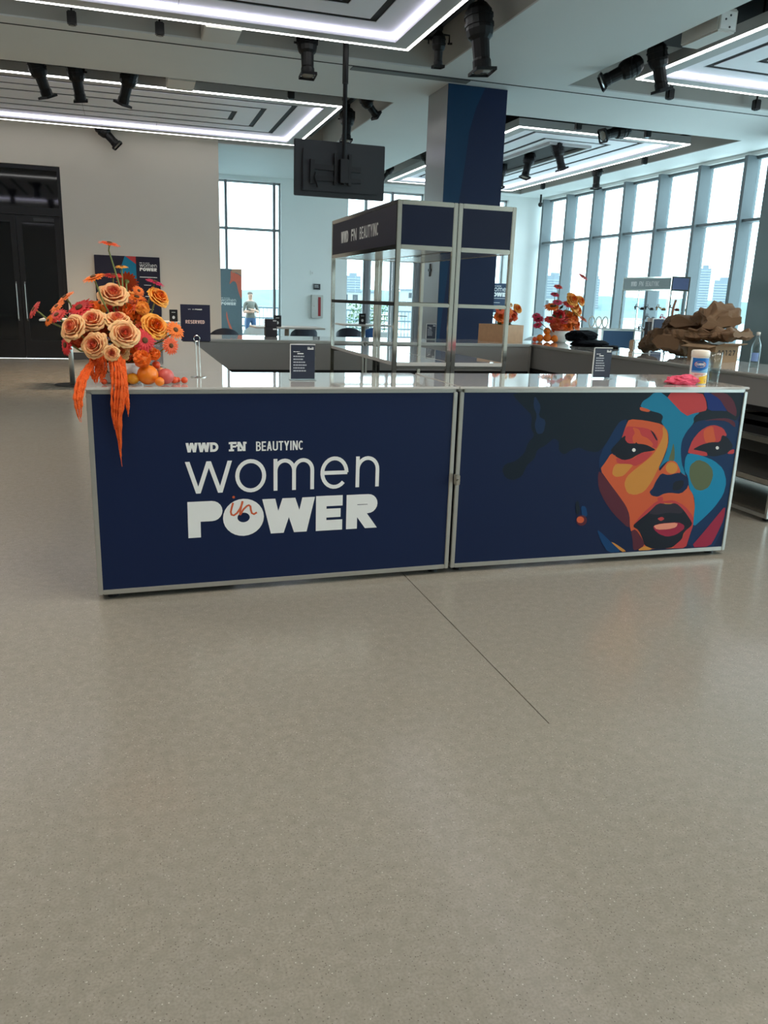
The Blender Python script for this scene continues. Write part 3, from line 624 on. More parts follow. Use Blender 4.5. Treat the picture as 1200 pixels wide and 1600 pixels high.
# ================================================================ THE BAR
T = 1.073
def counter(name, label, x, y, ang, L, D, front='navy', back='greyp', end_l=True, end_r=True, group='counter units of the island bar', shelves=True, ap=.84):
    """bar unit: local x along the guest face, y into the bar. Frame, guest panel, glossy top, open shelves on the staff side"""
    t = thing(name, label, 'bar counter', (x, y, 0), R(ang), group)
    p = .024
    for px in (0, L-p):
        for py in (0, D-p): MB().bbox(px, px+p, py, py+p, .03, T-.03, .003).build('post', 'alu', t)
    for z0, z1 in ((.03, .055), (T-.033, T-.008)):
        MB().bbox(p, L-p, 0, p, z0, z1, .003).build('rail', 'alu', t); MB().bbox(p, L-p, D-p, D, z0, z1, .003).build('rail', 'alu', t)
        for px in (0, L-p): MB().bbox(px, px+p, p, D-p, z0, z1, .003).build('rail', 'alu', t)
    tp = MB().bbox(-.004, L+.004, -.006, D, T-.014, T, .003).build('counter_top', 'top', t)
    fp = MB().box(p, L-p, .006, .014, .055, T-.033).build('front_panel', front, t)
    for k, px in ((end_l, .006), (end_r, L-.014)):
        if k: MB().box(px, px+.008, p, D-p, .055, T-.033).build('end_panel', front if front != 'greyp' else 'greyp', t)
    MB().box(p, L-p, .016, .02, .055, T-.033).build('bounce_board', 'greyp', t)  # added pale board that bounces light into the open bay
    # staff side: upper apron, open bay with shelves
    MB().box(p, L-p, D-.016, D-.008, ap, T-.033).build('apron_panel', back, t)
    MB().bbox(p, L-p, D-p, D, ap-.04, ap, .003).build('apron_rail', 'blackm', t)
    if shelves:
        for z in (.3, .6): MB().box(p, L-p, .1, D-.03, z, z+.018).build('shelf', 'alu', t); MB().bbox(p, L-p, D-p, D, z-.02, z+.02, .003).build('shelf_rail', 'steel', t)
        n = max(1, round(L/.95))
        for i in range(1, n): MB().bbox(L*i/n-p/2, L*i/n+p/2, D-p, D, .055, ap-.04, .003).build('mid_post', 'steel', t)
    for px in (.07, L-.07):
        for py in (.07, D-.07): MB().cyl((px, py, 0), (px, py, .03), .03, 12).build('foot', 'black', t)
    return t, fp
cl, fpl = counter('bar_counter', 'navy front bar counter reading women in power, bearing the big flower arrangement', -.205, 4.03, .9, 1.905, .78)
cr, fpr = counter('bar_counter', 'navy front bar counter with the painted face of a woman', 1.715, 4.062, -1.0, 1.885, .78)
counter('bar_counter', 'left side bar counter running back behind the orange flowers', -.205, 8.40, -90, 3.56, .78)
counter('bar_counter', 'back bar counter in front of the lounge, left of the display tower', 2.42, 9.3, 180, 2.62, .85, ap=.765)
counter('bar_counter', 'back bar counter carrying the wooden planter, behind the display tower', 4.42, 9.3, 180, 1.99, .85, ap=.765)
counter('bar_counter', 'corner bar counter with the white flower bowl and black cloths', 5.32, 7.1, 90, 2.2, .88, ap=.8, group='counter units of the island bar')
counter('bar_counter', 'right side bar counter carrying the brown paper bags', 5.36, 4.62, 90, 2.42, .90)
# latch clips on the front joint
for x, y, z, lb in ((1.712, 4.035, .56, 'small steel latch joining the two front counters'),):
    o = MB().bbox(x-.012, x+.012, y-.02, y+.02, z-.03, z+.03, .004).build('latch', 'steel'); MB().cyl((x, y-.03, z), (x, y-.02, z), .008, 8).build('knob', 'steel', o); tag(o, lb, 'latch')
# ---- lettering on the left front panel (local coordinates of the counter)
pw = []
prnt('lettering', text2d('WWD', .451, .612, .748, .796, .27, .02), 'white', fpl, .006)
fn = text2d('FN', .672, .748, .748, .796, .24, .10)
for x0, x1, z in ((.664, .690, .748), (.664, .676, .785), (.70, .711, .772), (.710, .730, .748), (.736, .754, .785), (.712, .722, .785)): fn.append(rect(x0, x1, z, z+.010))
prnt('lettering', fn, 'white', fpl, .006)
prnt('lettering', text2d('BEAUTYINC', .802, 1.050, .746, .795, .15, .10, .72), 'white', fpl, .006)
def fit(c, x0, x1, y0, y1, s): h = y1-y0; return [[(x0+a*h, y0+b*h) for a, b in p] for p in glyph(c, (x1-x0)/h, s)]
for ch, x0, x1, y0, y1, s_ in (('w', .445, .679, .535, .700, .125), ('o', .694, .853, .530, .705, .118), ('m', .892, 1.108, .533, .702, .12), ('e', 1.142, 1.296, .530, .706, .118), ('n', 1.337, 1.469, .533, .702, .12),
        ('P', .451, .626, .302, .493, .33), ('O', .628, .840, .297, .497, .37), ('W', .832, 1.114, .301, .490, .33), ('E', 1.120, 1.267, .300, .493, .30), ('R', 1.289, 1.465, .300, .492, .32)):
    prnt('letter', fit(ch, x0, x1, y0, y1, s_), 'white', fpl, .006)
orange_ink = mat('orange_ink', rgb(205, 92, 52), .5)
sc = stroke([(.681, .478), (.674, .455), (.668, .430), (.672, .415), (.684, .411), (.700, .422), (.716, .445), (.727, .470), (.730, .485)], .010)
sc += stroke([(.729, .484), (.722, .455), (.716, .425), (.716, .410)], .010)+stroke([(.717, .413), (.733, .440), (.752, .458), (.762, .462), (.770, .455), (.772, .436), (.777, .418), (.788, .412), (.803, .421)], .010)
sc.append(ellipse(.684, .508, .007, .007, 12))
prnt('script_word', sc, orange_ink, fpl, .0052)
# ---- the painted face on the right front panel
MC = dict(hair=(16, 30, 42), hairlight=(24, 46, 78), bluedark=(14, 47, 86), orange=(205, 92, 56), maroon=(88, 38, 52), gold=(203, 138, 62), red=(188, 64, 66), dark=(20, 26, 38), white=(235, 235, 230),
          teal=(24, 124, 158), olive=(92, 102, 72), navynose=(13, 36, 72), royal=(16, 44, 110), cheek=(14, 132, 172), plum=(48, 42, 54), crimson=(156, 38, 66), pink=(232, 148, 122), bluelight=(12, 62, 108))
for k, (c, pts) in enumerate(MURAL):
    P = [(min(1.860, max(.026, u/1000)), min(1.0395, max(.0560, v/1000))) for u, v in pts]
    if c != 'white': P = smooth_poly(P, 1)
    prnt('painted_shape', [P], mat('mural_'+c, rgb(*MC[c]), .5, var=.03, spec=.25), fpr, .006, .0004+.00003*k)
# ---------------------------------------------------------------- steel display towers
def tower(label, x, y, rz, Lx, Ly, nx, z0, zh, zt, mid, text_at_left=True, p=.034, header='navydk', header2='navyhd', shelf='mirror', zs=1.05):
    t = thing('display_tower', label, 'display tower', (x, y, 0), rz)
    xs_ = []
    for i in range(nx): a = Lx*i/nx; b = Lx*(i+1)/nx; xs_ += [(a+(.003 if i else 0), b-(.003 if i < nx-1 else 0))]
    for a, b in xs_:
        for px in (a, b-p):
            for py in (0, Ly-p): MB().bbox(px, px+p, py, py+p, z0, zt, .004).build('post', 'chrome', t)
        for z in (zh, zt-p):
            for py in (0, Ly-p): MB().bbox(a+p, b-p, py, py+p, z, z+p, .004).build('rail', 'chrome', t)
            for px in (a, b-p): MB().bbox(px, px+p, p, Ly-p, z, z+p, .004).build('rail', 'chrome', t)
        for zm in mid:
            for py in (0, Ly-p): MB().bbox(a+p, b-p, py, py+p, zm, zm+p*.8, .004).build('rail', 'chrome', t)
        MB().box(a+p, b-p, .004, .012, zh+p, zt-p).build('header_panel', header2, t)
        MB().box(a+p, b-p, Ly-.012, Ly-.004, zh+p, zt-p).build('header_panel', header2, t)
        MB().box(a+.006, b-.006, .006, Ly-.006, zh+.004, zh+.012).build('canopy_sheet', 'steel', t)
        MB().bbox(a+.006, b-.006, .006, Ly-.006, zs-.028, zs, .003).build('shelf', 'top', t)
        for py in (0, Ly-p): MB().bbox(a+p, b-p, py, py+p, zs-.05, zs-.028, .003).build('shelf_rail', 'chrome', t)
        for px in (a+.03, b-.03):
            for py in (.03, Ly-.03): MB().cyl((px, py, 0), (px, py, z0), .022, 10).build('foot', 'black', t)
    for px in (0, Lx-p):
        for zm in mid: MB().bbox(px, px+p, p, Ly-p, zm, zm+p*.8, .004).build('rail', 'blackm' if px == 0 else 'chrome', t)
    lp = MB().box(.004, .012, p, Ly-p, zh+p, zt-p).build('header_panel', header, t)
    MB().box(Lx-.012, Lx-.004, p, Ly-p, zh+p, zt-p).build('header_panel', header, t)
    # WWD FN BEAUTYINC on the left header (reads from -X: local y runs right to left)
    zc = (zh+zt)/2; hh = .05
    k = Ly/2.05
    for pol in (text2d('WWD', .36, .62, zc-hh, zc+hh, .24, .03), text2d('FN', .72, .90, zc-hh, zc+hh, .22, .1), text2d('BEAUTYINC', 1.0, 1.56, zc-hh, zc+hh, .15, .1, .72)):
        b = MB()
        for i, q in enumerate(pol): b.add([(.003-i*8e-6, Ly-u*k, v) for u, v in q], [tuple(range(len(q)))])
        b.build('lettering', 'white', lp)
    return t
tower('polished steel display tower with navy header inside the bar', 1.94, 5.97, 0, .965, 2.06, 2, .04, 1.885, 2.235, (1.472,))
tw2 = tower('far display tower holding shoes near the tall windows', 10.5, 14.3, 0, .44, 1.72, 1, .04, 1.87, 2.15, (), p=.028, header=mat('pale_header', rgb(150, 164, 164), .5), header2=mat('slate_blue_print', rgb(96, 108, 150), .5))
shm = [mat('shoe_black', rgb(28, 26, 26), .35), mat('shoe_tan', rgb(170, 140, 100), .5), mat('shoe_rust', rgb(120, 56, 44), .5), mat('shoe_red', rgb(200, 50, 66), .45), mat('shoe_grey', rgb(110, 112, 116), .5)]
for z in (1.475, 1.28): MB().box(.01, .43, .01, 1.71, z-.012, z).build('glass_shelf', 'clear', tw2)
def shoe(x, y, z, rz, m, label):
    t = thing('shoe', label, 'shoe', (x, y, z), rz, 'shoes on the far display tower')
    MB().add([(0, -.03, .07), (0, .03, .07), (.08, .03, .075), (.08, -.03, .075), (.17, .035, .012), (.17, -.035, .012), (.24, .02, .012), (.24, -.02, .012), (0, -.03, .055), (0, .03, .055), (.08, .03, .06), (.08, -.03, .06), (.17, .035, 0), (.17, -.035, 0), (.24, .02, 0), (.24, -.02, 0)],
             [(0, 3, 2, 1), (3, 5, 4, 2), (5, 7, 6, 4), (8, 9, 10, 11), (11, 10, 12, 13), (13, 12, 14, 15), (0, 1, 9, 8), (6, 7, 15, 14), (1, 2, 10, 9), (2, 4, 12, 10), (4, 6, 14, 12), (3, 0, 8, 11), (5, 3, 11, 13), (7, 5, 13, 15)]).build('sole', m, t)
    MB().cyl((.012, 0, 0), (.006, 0, .06), .012, 8, .022).build('heel', m, t)
    MB().sphere((.19, 0, .03), .05, 10, 6, (1, .65, .55)).build('toe_cap', m, t)
    MB().tube([(.03, -.03, .07), (.04, -.02, .12), (.04, .02, .12), (.03, .03, .07)], .008, 6).build('strap', m, t)
for i, (x, y, z, r, m) in enumerate(((10.6, 15.62, 1.475, -1.2, 0), (10.75, 15.45, 1.475, -1.4, 0), (10.6, 14.85, 1.475, -1.3, 1), (10.75, 14.66, 1.475, -1.0, 2), (10.6, 15.2, 1.28, -1.2, 4), (10.72, 14.85, 1.28, -1.3, 3), (10.62, 14.5, 1.05, -1.2, 2), (10.6, 15.4, 1.05, -1.3, 0), (10.62, 14.7, 1.05, -1.0, 4))):
    shoe(x, y, z, r, shm[m], ['black strappy shoe, front one on the top shelf of the far tower', 'black strappy shoe behind its pair on the top shelf', 'tan pump on the top shelf of the far tower', 'rust shoe at the end of the top shelf', 'grey shoe on the middle shelf of the far tower', 'red shoe on the middle shelf of the far tower', 'rust shoe on the lowest shelf of the far tower', 'black shoe on the lowest shelf of the far tower', 'grey shoe on the lowest shelf of the far tower'][i])
# second bar around the far tower
def simple_counter(label, x0, y0, x1, y1, depth, m):
    dx, dy = x1-x0, y1-y0; L = math.hypot(dx, dy); t = thing('bar_counter', label, 'bar counter', (x0, y0, 0), math.atan2(dy, dx), 'counter units of the far bar')
    MB().box(0, L, .0, depth, T-.025, T).build('counter_top', 'top', t); MB().box(.03, L-.03, .01, .02, .06, T-.05).build('front_panel', m, t)
    for px in (0, L-.03):
        for py in (0, depth-.03): MB().box(px, px+.03, py, py+.03, 0, T-.025).build('post', 'alu', t)
    MB().box(.03, L-.03, 0, .03, T-.05, T-.025).build('rail', 'alu', t); MB().box(.03, L-.03, 0, .03, .03, .06).build('rail', 'alu', t)
simple_counter('far bar counter with pale grey front beyond the black cloths', 8.72, 15.42, 9.55, 15.3, .6, mat('pale_grey_front', rgb(176, 190, 192), .4))
simple_counter('far bar counter with blue front below the far display tower', 9.63, 15.28, 10.42, 15.25, .68, mat('mid_blue_front', rgb(48, 84, 122), .4))
simple_counter('far bar counter at the window side of the far display tower', 11.1, 13.7, 11.5, 13.7, 2.6, 'whitebox')
for i, (x, y) in enumerate(((9.55, 15.6), (9.72, 15.6), (9.88, 15.6))):
    o = MB(); o.tube([(.07*math.cos(a), 0, .12+.11*math.sin(a)) for a in [PI*2*k/16 for k in range(17)]], .012, 6); q = o.build('table_number_ring', mat('cream_ring', rgb(214, 206, 186), .5), None, loc=(x, y, T), smooth=True)
    MB().cyl((0, 0, 0), (0, 0, .015), .05, 12).build('base', 'white', q); tag(q, ['cream ring holder on the far bar, left one', 'cream ring holder on the far bar, middle one', 'cream ring holder on the far bar, right one'][i], 'ring holder', 'cream ring holders on the far bar')
# ================================================================ FLOWERS
FC = dict(coral=(232, 92, 44), amber=(238, 168, 62), orange=(240, 116, 28), red=(206, 52, 44), rust=(190, 74, 30), magenta=(196, 36, 76), scarlet=(214, 40, 44), peach=(246, 176, 122), apricot=(246, 152, 52), cream=(240, 196, 140))
def fm(c): return mat('petal_'+c, rgb(*FC[c]), .55, var=.14, scale=60)
green = mat('stem_green', rgb(120, 134, 72), .5, var=.15); leafm = mat('leaf_green', rgb(64, 84, 44), .5, var=.2)
MCACHE = {}
def basis(n):
    n = Vector(n).normalized(); return Vector((0, 0, 1)).rotation_difference(n).to_matrix().to_4x4()
def petal(b, ang, r0, r1, w, lift0, lift1, curl, seg=4, ws=3):
    vs = []
    for i in range(seg+1):
        t = i/seg; rr = r0+(r1-r0)*t; z = lift0+(lift1-lift0)*t**1.5+curl*t**4
        ww = w*math.sin(PI*min(.96, .16+.8*t))**.7
        for j in range(-ws, ws+1):
            s = j/ws; a = ang; y = ww*s; zz = z-abs(s)**2*w*.18
            vs.append((rr*math.cos(a)-y*math.sin(a), rr*math.sin(a)+y*math.cos(a), zz))
    k = 2*ws+1; fs = [(i*k+j, i*k+j+1, (i+1)*k+j+1, (i+1)*k+j) for i in range(seg) for j in range(2*ws)]
    b.add(vs, fs)
def gerbera_mesh(i):
    if ('g', i) in MCACHE: return MCACHE['g', i]
    rnd = random.Random(i); b = MB()
    for k in range(20): petal(b, 2*PI*k/20+rnd.uniform(-.05, .05), .18, 1+rnd.uniform(-.08, .05), .15, .0, .05+rnd.uniform(-.06, .06), -.12, 3, 1)
    for k in range(16): petal(b, 2*PI*(k+.5)/16, .12, .72+rnd.uniform(-.05, .05), .12, .06, .14, -.06, 3, 1)
    c = MB().lathe([(.26, .08), (.24, .15), (.12, .19), (.01, .17)], n=14); u = MB().lathe([(.06, -.28), (.2, -.12), (.24, .03)], n=10)
    r = [b, c, u]; MCACHE['g', i] = r; return r
def wpetal(b, ang, spread, prof, seed, seg=5, ws=4):
    """petal wrapped round the flower's axis: prof = (radius, height) from base to lip"""
    vs = []; n = len(prof)-1
    for i in range(seg+1):
        t = i/seg*n; k = min(int(t), n-1); f = t-k; rr = prof[k][0]*(1-f)+prof[k+1][0]*f; z = prof[k][1]*(1-f)+prof[k+1][1]*f; u = i/seg
        for j in range(-ws, ws+1):
            s = j/ws; w = spread*(.35+.65*math.sin(PI*min(.8, .12+.72*u))); a = ang+s*w
            wob = 1+(.05+.11*u)*noise.noise((seed*2.3+s*1.9, u*2, seed)); lip = -.10*(abs(s)**2.5)*u+.07*u*noise.noise((seed*1.7, s*2.6, u))
            vs.append((rr*wob*math.cos(a)*(1+.06*s), rr*wob*math.sin(a)*(1+.06*s), z+lip))
    k = 2*ws+1; b.add(vs, [(i*k+j, i*k+j+1, (i+1)*k+j+1, (i+1)*k+j) for i in range(seg) for j in range(2*ws)])
def rose_mesh(i):
    if ('r', i) in MCACHE: return MCACHE['r', i]
    rnd = random.Random(100+i); b = MB(); sd = i*40
    for n, sp, prof in ((5, .85, [(.12, -.42), (.6, -.2), (.92, .0), (1.06, .02), (1.1, -.08)]), (5, .8, [(.12, -.38), (.52, -.15), (.76, .14), (.88, .22), (.95, .14)]), (4, .95, [(.1, -.3), (.44, -.1), (.58, .24), (.66, .36), (.72, .32)]), (4, .9, [(.1, -.2), (.34, 0), (.44, .3), (.48, .46), (.53, .45)]), (3, 1.2, [(.08, -.1), (.26, .1), (.31, .38), (.33, .53)]), (3, 1.2, [(.05, 0), (.17, .15), (.2, .42), (.2, .56)]), (2, 1.7, [(.03, .1), (.09, .2), (.11, .44), (.1, .57)])):
        o = rnd.uniform(0, 6)
        for k in range(n): sd += 1; sc_ = 1+rnd.uniform(-.06, .06); wpetal(b, o+2*PI*k/n+rnd.uniform(-.12, .12), sp, [(r*sc_, z+rnd.uniform(-.02, .02)) for r, z in prof], sd)
    core = MB().lathe([(.02, -.1), (.05, .2), (.055, .5), (.01, .56)], n=8); sep = MB().lathe([(.05, -.7), (.1, -.55), (.2, -.42), (.14, -.36)], n=8)
    MCACHE['r', i] = [b, core, sep]; return MCACHE['r', i]
def rose_mat(col):
    nm = 'rose_'+col
    if nm in MATS: return MATS[nm]
    edge, mid, core = {'peach': ((250, 200, 140), (248, 178, 122), (232, 104, 82)), 'apricot': ((250, 170, 60), (246, 146, 44), (236, 108, 36)), 'cream': ((246, 208, 140), (246, 196, 130), (240, 150, 100))}.get(col, (FC[col], FC[col], tuple(int(x*.85) for x in FC[col])))
    m = mat(nm, rgb(*mid), .5); n = m.node_tree; pb = n.nodes['Principled BSDF']; tc_ = n.nodes.new('ShaderNodeTexCoord'); ln = n.nodes.new('ShaderNodeVectorMath'); ln.operation = 'LENGTH'; ml = n.nodes.new('ShaderNodeVectorMath'); ml.operation = 'MULTIPLY'; ml.inputs[1].default_value = (1, 1, 0)
    n.links.new(tc_.outputs['Object'], ml.inputs[0]); n.links.new(ml.outputs[0], ln.inputs[0]); rp = n.nodes.new('ShaderNodeValToRGB'); n.links.new(ln.outputs['Value'], rp.inputs[0]); e = rp.color_ramp.elements
    e[0].position = .12; e[0].color = rgb(*core)+(1,); e[1].position = 1; e[1].color = rgb(*edge)+(1,); x = e.new(.5); x.color = rgb(*mid)+(1,); n.links.new(rp.outputs[0], pb.inputs['Base Color'])
    pb.inputs['Subsurface Weight'].default_value = .25; pb.inputs['Subsurface Radius'].default_value = (.01, .004, .002); pb.inputs['Subsurface Scale'].default_value = .6
    return m
def pompon_mesh(i):
    if ('p', i) in MCACHE: return MCACHE['p', i]
    rnd = random.Random(200+i); b = MB(); b.sphere((0, 0, 0), .72, 10, 6)
    for k in range(110):
        z = rnd.uniform(-.6, 1); a = rnd.uniform(0, 2*PI); r = math.sqrt(max(0, 1-z*z)); d = Vector((r*math.cos(a), r*math.sin(a), z)); u, v, _ = b.frame(d); p = d*rnd.uniform(.9, 1.04); q = d*.62; s = .17
        b.add([q-u*s*.4, q+u*s*.4, p+u*s+v*.05, p-u*s-v*.05], [(0, 1, 2, 3)])
    MCACHE['p', i] = [b]; return MCACHE['p', i]
OBJM = {}
def put(key, b, m, name, parent, mtx, smooth=True):
    k = (key, m.name)
    if k not in OBJM:
        me = bpy.data.meshes.new(name); me.from_pydata(b.v, [], b.f); me.update(); me.materials.append(m)
        if smooth:
            for p in me.polygons: p.use_smooth = True
        OBJM[k] = me
    o = bpy.data.objects.new(name, OBJM[k]); C.objects.link(o); o.parent = parent; o.matrix_local = mtx; return o
def flower(kind, parent, p, r, n, col, var, stem=None):
    p = Vector(p); mtx = Matrix.Translation(p) @ basis(n) @ Matrix.Rotation(var*1.3, 4, 'Z') @ Matrix.Scale(r, 4)
    I = Matrix.Identity(4)
    if kind == 'gerbera':
        bs = gerbera_mesh(var % 4); o = put(('g', var % 4), bs[0], fm(col), 'gerbera', parent, mtx, False)
        put(('gc', var % 4), bs[1], mat('gerbera_eye', rgb(96, 62, 30), .8, var=.3, scale=80), 'flower_center', o, I); put(('gs', var % 4), bs[2], green, 'calyx', o, I)
    elif kind == 'rose':
        bs = rose_mesh(var % 4); o = put(('r', var % 4), bs[0], rose_mat(col), 'rose', parent, mtx)
        put(('rc', var % 4), bs[1], mat('rose_heart', rgb(226, 96, 72), .55, var=.1), 'rose_heart', o, I); put(('rs', var % 4), bs[2], green, 'calyx', o, I)
    else:
        o = put(('p', var % 3), pompon_mesh(var % 3)[0], fm(col), 'pompon_bloom', parent, mtx, False)
    if stem is not None:
        s0 = Vector(stem); nn = Vector(n).normalized(); a = p-nn*r*.3; mid = (a+s0)/2+Vector((0, 0, -.012))
        pts = [a, a-nn*r*.35, mid, s0]; inv = mtx.inverted()
        st = MB().tube([inv @ q for q in pts], .0042/r, 6).build('stem', green, o, smooth=True)
    return o
GERBERAS=[
((-0.068,4.340,1.739),0.052,(0.15,-0.15,1),'coral',(0.017,4.340,1.353)),
((-0.017,4.450,1.635),0.033,(0,-0.2,1),'amber',(-0.016,4.340,1.500)),
((-0.149,4.280,1.575),0.056,(-0.35,-0.25,1),'orange',(-0.082,4.280,1.397)),
((-0.060,4.420,1.591),0.049,(0.05,-0.2,1),'red',(-0.045,4.340,1.426)),
((0.005,4.470,1.564),0.058,(0.1,0.9,0.5),'rust',(0.010,4.340,1.368)),
((0.140,4.360,1.565),0.049,(0.35,-0.15,1),'magenta',(0.062,4.340,1.369)),
((-0.423,4.250,1.417),0.048,(-0.85,-0.3,0.55),'red',(-0.300,4.250,1.335)),
((-0.288,4.350,1.477),0.052,(-0.6,-0.2,0.8),'orange',(-0.228,4.340,1.362)),
((-0.325,4.300,1.433),0.043,(-0.6,-0.35,0.75),'orange',(-0.233,4.300,1.349)),
((-0.323,4.240,1.394),0.051,(-0.5,-0.5,0.75),'red',(-0.224,4.240,1.330)),
((-0.222,4.300,1.428),0.073,(-0.45,-0.5,0.75),'scarlet',(-0.171,4.300,1.329)),
((-0.360,4.220,1.369),0.030,(-0.7,-0.5,0.4),'orange',(-0.239,4.240,1.323)),
((-0.289,4.200,1.256),0.053,(-0.85,-0.5,0.1),'scarlet',(-0.175,4.240,1.222)),
((0.074,4.120,1.288),0.058,(0.3,-0.9,0.25),'scarlet',(-0.001,4.240,1.283)),
((0.198,4.160,1.263),0.046,(0.45,-0.85,0.1),'coral',(0.097,4.240,1.218)),
((0.224,4.200,1.337),0.050,(0.4,-0.7,0.45),'orange',(0.099,4.240,1.255)),
((-0.053,4.400,1.436),0.049,(0,-0.7,0.8),'scarlet',(-0.028,4.340,1.330)),
((-0.128,4.380,1.452),0.046,(-0.2,-0.5,0.9),'orange',(-0.079,4.340,1.336)),
((0.049,4.420,1.486),0.055,(0.2,-0.35,1),'orange',(0.031,4.340,1.338)),
((0.058,4.360,1.440),0.050,(0.2,-0.5,0.9),'coral',(0.029,4.340,1.308)),
((0.061,4.450,1.519),0.033,(0.4,-0.7,0.5),'orange',(0.032,4.340,1.368)),
((-0.108,4.460,1.512),0.040,(-0.3,-0.5,0.7),'amber',(-0.047,4.340,1.396)),
]
ROSES=[
((-0.251,4.170,1.340),0.063,(-0.55,-0.75,0.45),'peach'),
((-0.162,4.220,1.375),0.062,(-0.2,-0.75,0.65),'peach'),
((-0.063,4.330,1.499),0.072,(0.05,-0.7,0.7),'peach'),
((-0.047,4.220,1.378),0.064,(0.1,-0.5,0.9),'peach'),
((-0.017,4.100,1.319),0.068,(0.15,-0.9,0.45),'peach'),
((-0.158,4.120,1.262),0.062,(-0.35,-0.85,0.3),'peach'),
((-0.080,4.060,1.230),0.037,(0,-1,0.15),'peach'),
((0.126,4.180,1.354),0.065,(0.4,-0.8,0.45),'apricot'),
((0.155,4.330,1.493),0.057,(0.5,-0.55,0.6),'apricot'),
((-0.042,4.130,1.238),0.046,(0.2,-0.7,0.1),'cream'),
]
POMPONS=[
((0.057,4.080,1.204),0.043,'orange'),
((0.117,4.160,1.220),0.031,'orange'),
((0.018,4.170,1.257),0.036,'orange'),
((-0.120,4.250,1.328),0.038,'rust'),
((0.005,4.360,1.408),0.050,'orange'),
((-0.085,4.270,1.332),0.039,'rust'),
((-0.184,4.240,1.302),0.038,'rust'),
((0.070,4.340,1.384),0.041,'orange'),
((-0.242,4.250,1.271),0.034,'rust'),
((0.059,4.260,1.335),0.034,'rust'),
((-0.051,4.260,1.162),0.030,'rust'),
((-0.012,4.300,1.361),0.039,'rust'),
((-0.140,4.340,1.409),0.039,'amber'),
]
FRUITS=[
((0.081,4.120,1.124),0.051,'orange'),
((0.167,4.151,1.114),0.041,'pinkish'),
((0.011,4.119,1.105),0.032,'amber'),
((-0.035,4.150,1.125),0.021,'tomato'),
((-0.021,4.124,1.090),0.017,'tomato'),
((0.134,4.069,1.096),0.023,'orange'),
((0.164,4.151,1.087),0.014,'tomato'),
((0.209,4.184,1.092),0.019,'tomato'),
((0.229,4.232,1.088),0.015,'tomato'),
((0.260,4.201,1.090),0.017,'tomato'),
((-0.059,4.137,1.107),0.034,'orange'),
((-0.123,4.138,1.088),0.015,'tomato'),
((0.125,4.200,1.165),0.021,'tomato'),
((0.145,4.215,1.135),0.019,'peach'),
]
A0 = Vector((-.04, 4.28, T))
ar = thing('flower_arrangement', 'large arrangement of orange gerberas and peach roses with hanging tassels on the front counter', 'flowers', A0)
MB().lathe([(.09, 0), (.1, .005), (.104, .1), (.098, .1), (.095, .02)], n=24).build('vase', mat('white_ceramic', rgb(232, 230, 224), .25), ar, smooth=True)
for i, (p, r, n, c, st) in enumerate(GERBERAS): flower('gerbera', ar, Vector(p)-A0, r, n, c, i, Vector(st)-A0)
for i, (p, r, n, c) in enumerate(ROSES): flower('rose', ar, Vector(p)-A0, r*.97, n, c, i, Vector((-.04+.3*(p[0]+.04), 4.28, 1.17))-A0)
for i, (p, r, c) in enumerate(POMPONS): flower('pompon', ar, Vector(p)-A0, r, (0, -1, .4), c, i)
rl_ = random.Random(5)
for i in range(52):      # small orange and rust blooms packed between the big heads
    a = rl_.uniform(0, 2*PI); q = Vector((.0+.21*math.cos(a)*rl_.random()**.5, rl_.uniform(-.01, .11), .27+.17*math.sin(a)*rl_.random()**.5))
    if abs(q.x+.02) < .09 and q.z > .34: q.y += .12
    flower(('pompon', 'rose', 'gerbera')[i % 3], ar, q, rl_.uniform(.022, .036), (q.x*3, -.8, .45), ('orange', 'rust', 'coral', 'scarlet', 'apricot')[i % 5], i)
for i in range(34):     # dark leaves filling the heart
    a = rl_.uniform(0, 2*PI); q = Vector((rl_.uniform(-.17, .12), rl_.uniform(-.06, .1), rl_.uniform(.07, .32))); l = rl_.uniform(.06, .1)
    d = Vector((math.cos(a), -abs(math.sin(a))*.7, rl_.uniform(-.3, .5))).normalized(); u, v, _ = MB().frame(d); w = l*.22
    MB().add([q, q+d*l*.4+u*w+v*.008, q+d*l*.75+u*w*.7, q+d*l, q+d*l*.75-u*w*.7, q+d*l*.4-u*w+v*.008, q+d*l*.5-v*.01], [(0, 1, 6), (1, 2, 6), (2, 3, 6), (3, 4, 6), (4, 5, 6), (5, 0, 6)]).build('leaf', leafm if i % 3 else fm('rust'), ar)
def tassel(pts, n, spread, seed, name='amaranth_tassel'):
    rnd = random.Random(seed)
    for k in range(n):
        off = Vector((rnd.uniform(-1, 1)*spread, rnd.uniform(-1, .4)*.012, 0)); cut = rnd.uniform(.72, 1); P = []; L = len(pts)-1; m = 22
        for j in range(m+1):
            t = j/m*cut*L; i = min(int(t), L-1); f = t-i; q = Vector(pts[i]).lerp(Vector(pts[i+1]), f); tt = j/m
            env = .25+.75*math.sin(PI*min(1, tt*.85+.1)); q = q+off*env+Vector((0, 0, rnd.uniform(-.002, .002))); P.append(q-A0)
        rs = [(.0045+.0018*((j*7+k) % 3))*(1 if j < m-3 else .5*(m-j+1)/3) for j in range(m+1)]
        MB().tube(P, rs, 5).build(name, mat('tassel_orange', rgb(236, 92, 14), .75, var=.25, scale=140, bump=.6), ar)
tassel([(-.147, 4.18, 1.20), (-.188, 4.12, 1.155), (-.218, 4.04, 1.102), (-.236, 3.995, 1.03), (-.236, 3.985, .959), (-.226, 3.985, .895)], 7, .022, 1)
tassel([(-.067, 4.1, 1.233), (-.052, 4.04, 1.166), (-.052, 4.0, 1.093), (-.063, 3.985, 1.016), (-.074, 3.985, .922), (-.067, 3.985, .798), (-.058, 3.985, .685)], 11, .036, 2)
